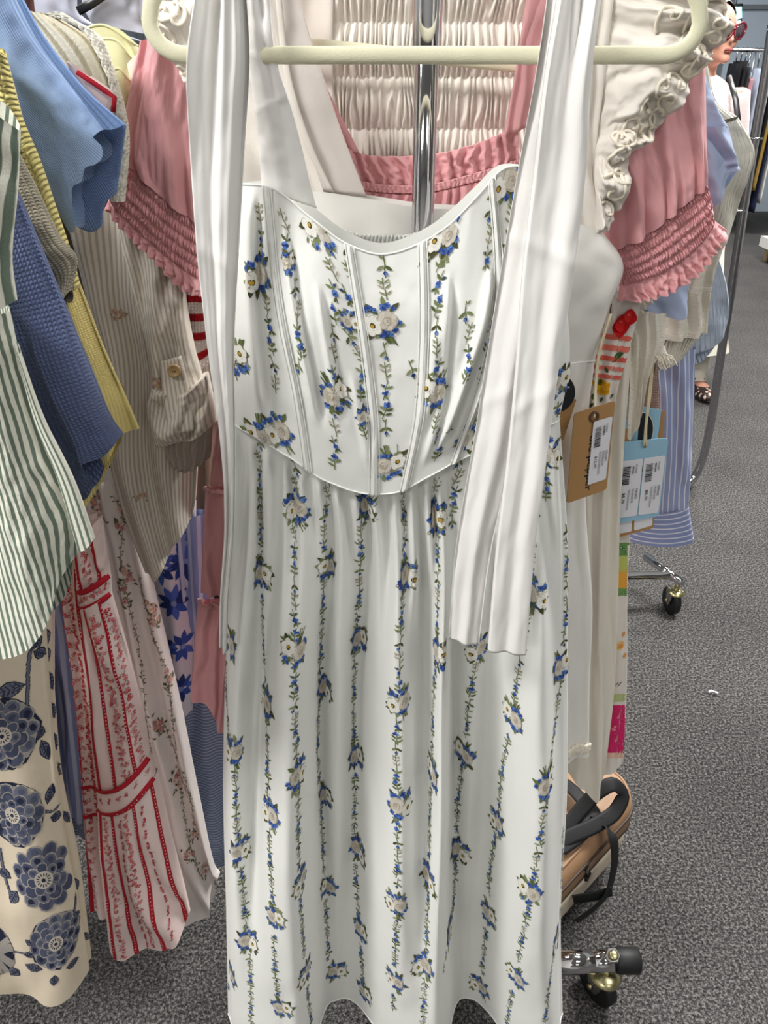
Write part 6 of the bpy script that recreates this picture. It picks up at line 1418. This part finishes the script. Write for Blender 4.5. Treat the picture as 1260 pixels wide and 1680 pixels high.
body = [hvf(p) for p in head_] + [
        limb([(HX, .02, 1.47), (HX - .005, .02, 1.40), (HX - .01, .02, 1.33)], [.05, .046, .06]),
        ell((HX - .01, .02, 1.2), (.155, .1, .2)), ell((0, .02, 1.02), (.13, .1, .2)), ell((.02, .03, .88), (.165, .12, .14))]
for sg in (-1, 1):
    hp_ = (.03 + sg * .085, .03, .86); kn = (.06 + sg * .09, .02, .47); an = (ft if sg > 0 else ft - .2, .02 + (0 if sg > 0 else .18), .09)
    body += [limb([hp_, kn, an], [.085, .055, .036]), ell((an[0] + .012 * sg, an[1] - .06, .045), (.038, .1, .03))]
    sh = (HX + sg * .135, .02, 1.335); elb = (HX + sg * .18, .03, 1.07); wr_ = (HX + sg * .09, -.16, .97)
    body += [limb([sh, elb, wr_], [.052, .042, .028]), ell((wr_[0] - sg * .03, wr_[1] - .03, .965), (.035, .045, .02))]
    for fi in range(4): body.append(limb([(wr_[0] - sg * (.015 + .017 * fi), wr_[1] - .06, .965), (wr_[0] - sg * (.02 + .018 * fi), wr_[1] - .1, .955), (wr_[0] - sg * (.024 + .018 * fi), wr_[1] - .12 - .006 * fi * (3 - fi), .935)], [.009, .0085, .007]))
    body.append(limb([(wr_[0] + sg * .004, wr_[1] - .02, .97), (wr_[0] + sg * .022, wr_[1] - .055, .965), (wr_[0] + sg * .018, wr_[1] - .085, .955)], [.011, .010, .008]))
off = np.array([PXc, PYc, 0])
v, f = remesh(body, .009, 5)
bo_ = mk('body', v + off, f, M['skin'], pw_)
def shell(parts, vox, name, mat, cut=None, sm=4):
    v, f = remesh(parts, vox, sm)
    if cut is not None:
        keep = [q for q in f if all(cut(v[i]) for i in q)]; used = sorted({i for q in keep for i in q}); mp = {a: b for b, a in enumerate(used)}
        v = v[used]; f = [tuple(mp[i] for i in q) for q in keep]
    return mk(name, v + off, f, mat, pw_, uv=np.column_stack([v[:, 0], v[:, 2]]))
shell([ell((HX - .01, .02, 1.2), (.18, .125, .2)), ell((0, .02, 1.03), (.165, .13, .2)), ell((HX - .01, .025, 1.32), (.13, .085, .05))] + [limb([(HX + s * .13, .02, 1.325), (HX + s * .185, .03, 1.07), (HX + s * .1, -.14, .98)], [.07, .062, .045]) for s in (-1, 1)], .012, 'sweater', M['pinkknit'], cut=lambda p: p[2] > .86)
rs_ = []
for z, rx, ry in ((.98, .14, .11), (.85, .16, .13), (.6, .18, .16), (.4, .215, .19), (.24, .25, .21)):
    cxs = .0 + .09 * (1 - z)
    rs_.append([off + np.array([cxs + (rx + .014 * math.sin(a * 7) * (1 - z)) * math.cos(a), .04 + (ry + .014 * math.sin(a * 7) * (1 - z)) * math.sin(a), z]) for a in np.linspace(0, 2 * math.pi, 73)[:-1]])
mk('skirt', *loft_rings(rs_, True, False), M['whitesk'], pw_)
def hairkeep(p):
    c_, s_ = math.cos(-YAW), math.sin(-YAW); y = (p[0] - HX) * s_ + p[1] * c_
    return y > -.045 + max(0, (1.60 - p[2])) * .75
shell([hvf(ell((HX, .02, 1.565), (.086, .098, .098))), hvf(ell((HX, .05, 1.50), (.085, .07, .11)))], .012, 'hair', M['hair'], cut=hairkeep)
for sg in (-1, 1):
    an = (ft if sg > 0 else ft - .2, .02 + (0 if sg > 0 else .18)); b_ = PXc + an[0]; c_ = PYc + an[1]
    mk('sock', *tube_vf([(b_, c_, .19), (b_, c_, .1), (b_, c_ - .02, .06)], [.044, .042, .045], 16), M['whitesk'], pw_)
    k = NT('animal_print_leather'); ob = k.n('ShaderNodeTexCoord').outputs['Object']; vo = k.n('ShaderNodeTexVoronoi'); vo.inputs['Scale'].default_value = 55; k.l(ob, vo.inputs['Vector'])
    mr = k.n('ShaderNodeMapRange'); mr.inputs['From Min'].default_value = .35; mr.inputs['From Max'].default_value = .42; k.l(vo.outputs['Distance'], mr.inputs['Value'])
    k.l(k.mix(mr.outputs[0], lin((216, 190, 176)), lin((54, 40, 38))), k.b.inputs['Base Color'])
    v, f = remesh([ell((an[0] + .012 * sg, an[1] - .07, .03), (.046, .12, .038)), ell((an[0] + .006 * sg, an[1] + .02, .05), (.04, .05, .045))], .008, 4)
    keep = [q for q in f if not all((abs(v[i][1] - (an[1] - .035)) < .05 and v[i][2] > .055) for i in q)]
    sh_ = mk('shoe', v * [1, 1, 1] + off + np.array([0, 0, .004]), keep, k.m, pw_)
    mk('shoe_strap', *tube_vf([(b_ - .045, c_ - .02, .05), (b_ - .02, c_ - .045, .085), (b_ + .02, c_ - .045, .085), (b_ + .048, c_ - .02, .05)], .006, 8), M['blackplastic'], sh_)
gp = lambda x, y, z: off + hp3((HX + x, y, z))
gl = mk('glasses', *join_vf([tube_vf([gp(sg * .042 + .039 * math.cos(a) * (1 + .12 * math.sin(a)), -.1 + .02 * abs(sg * .042 + .039 * math.cos(a)) / .08, 1.538 + .027 * math.sin(a) + .006 * sg * math.cos(a)) for a in np.linspace(0, 2 * math.pi, 24)[:-1]], .005, 8, closed=True) for sg in (-1, 1)]
        + [tube_vf([gp(sg * .082, -.08, 1.548), gp(sg * .082, .02, 1.545)], .004, 6) for sg in (-1, 1)] + [tube_vf([gp(-.006, -.102, 1.545), gp(.006, -.102, 1.545)], .004, 6)]), M['redframe'], pw_)
for sg in (-1, 1):
    mk('lens', *lathe_vf(gp(sg * .042, -.092, 1.538), tuple(hp3((HX + sg * .25, -1, 0)) - np.array([HX, 0, 0])), [(0, .031), (.001, .031)], 20), M['lens'], gl)
lp = [hvf(ell((HX, -.0945, 1.4745), (.023, .008, .0055))), hvf(ell((HX, -.0935, 1.467), (.019, .008, .0055)))]
mk('lips', *join_vf([(v_ + off, f_) for v_, f_ in lp]), M['lip'], pw_)
for sg in (-1, 1): mk('eyebrow', *tube_vf([gp(sg * .018, -.09, 1.574), gp(sg * .04, -.086, 1.579), gp(sg * .06, -.07, 1.572)], [.003, .004, .002], 6), M['hair'], pw_)
mk('bag_strap', *tube_vf([off + np.array([HX + .08, -.03, 1.385]), off + np.array([HX + .1, -.1, 1.30]), off + np.array([HX + .125, -.125, 1.2]), off + np.array([HX + .14, -.125, 1.0])], .012, 8, flat=(.3, 1)), M['blackplastic'], pw_)

for o in list(COL.objects):
    if o.get('category') == 'swing tag': o['group'] = 'swing tags on the right hand garments'
    if o.name.startswith('clothes_hanger'): o['group'] = 'cream velvet hangers'
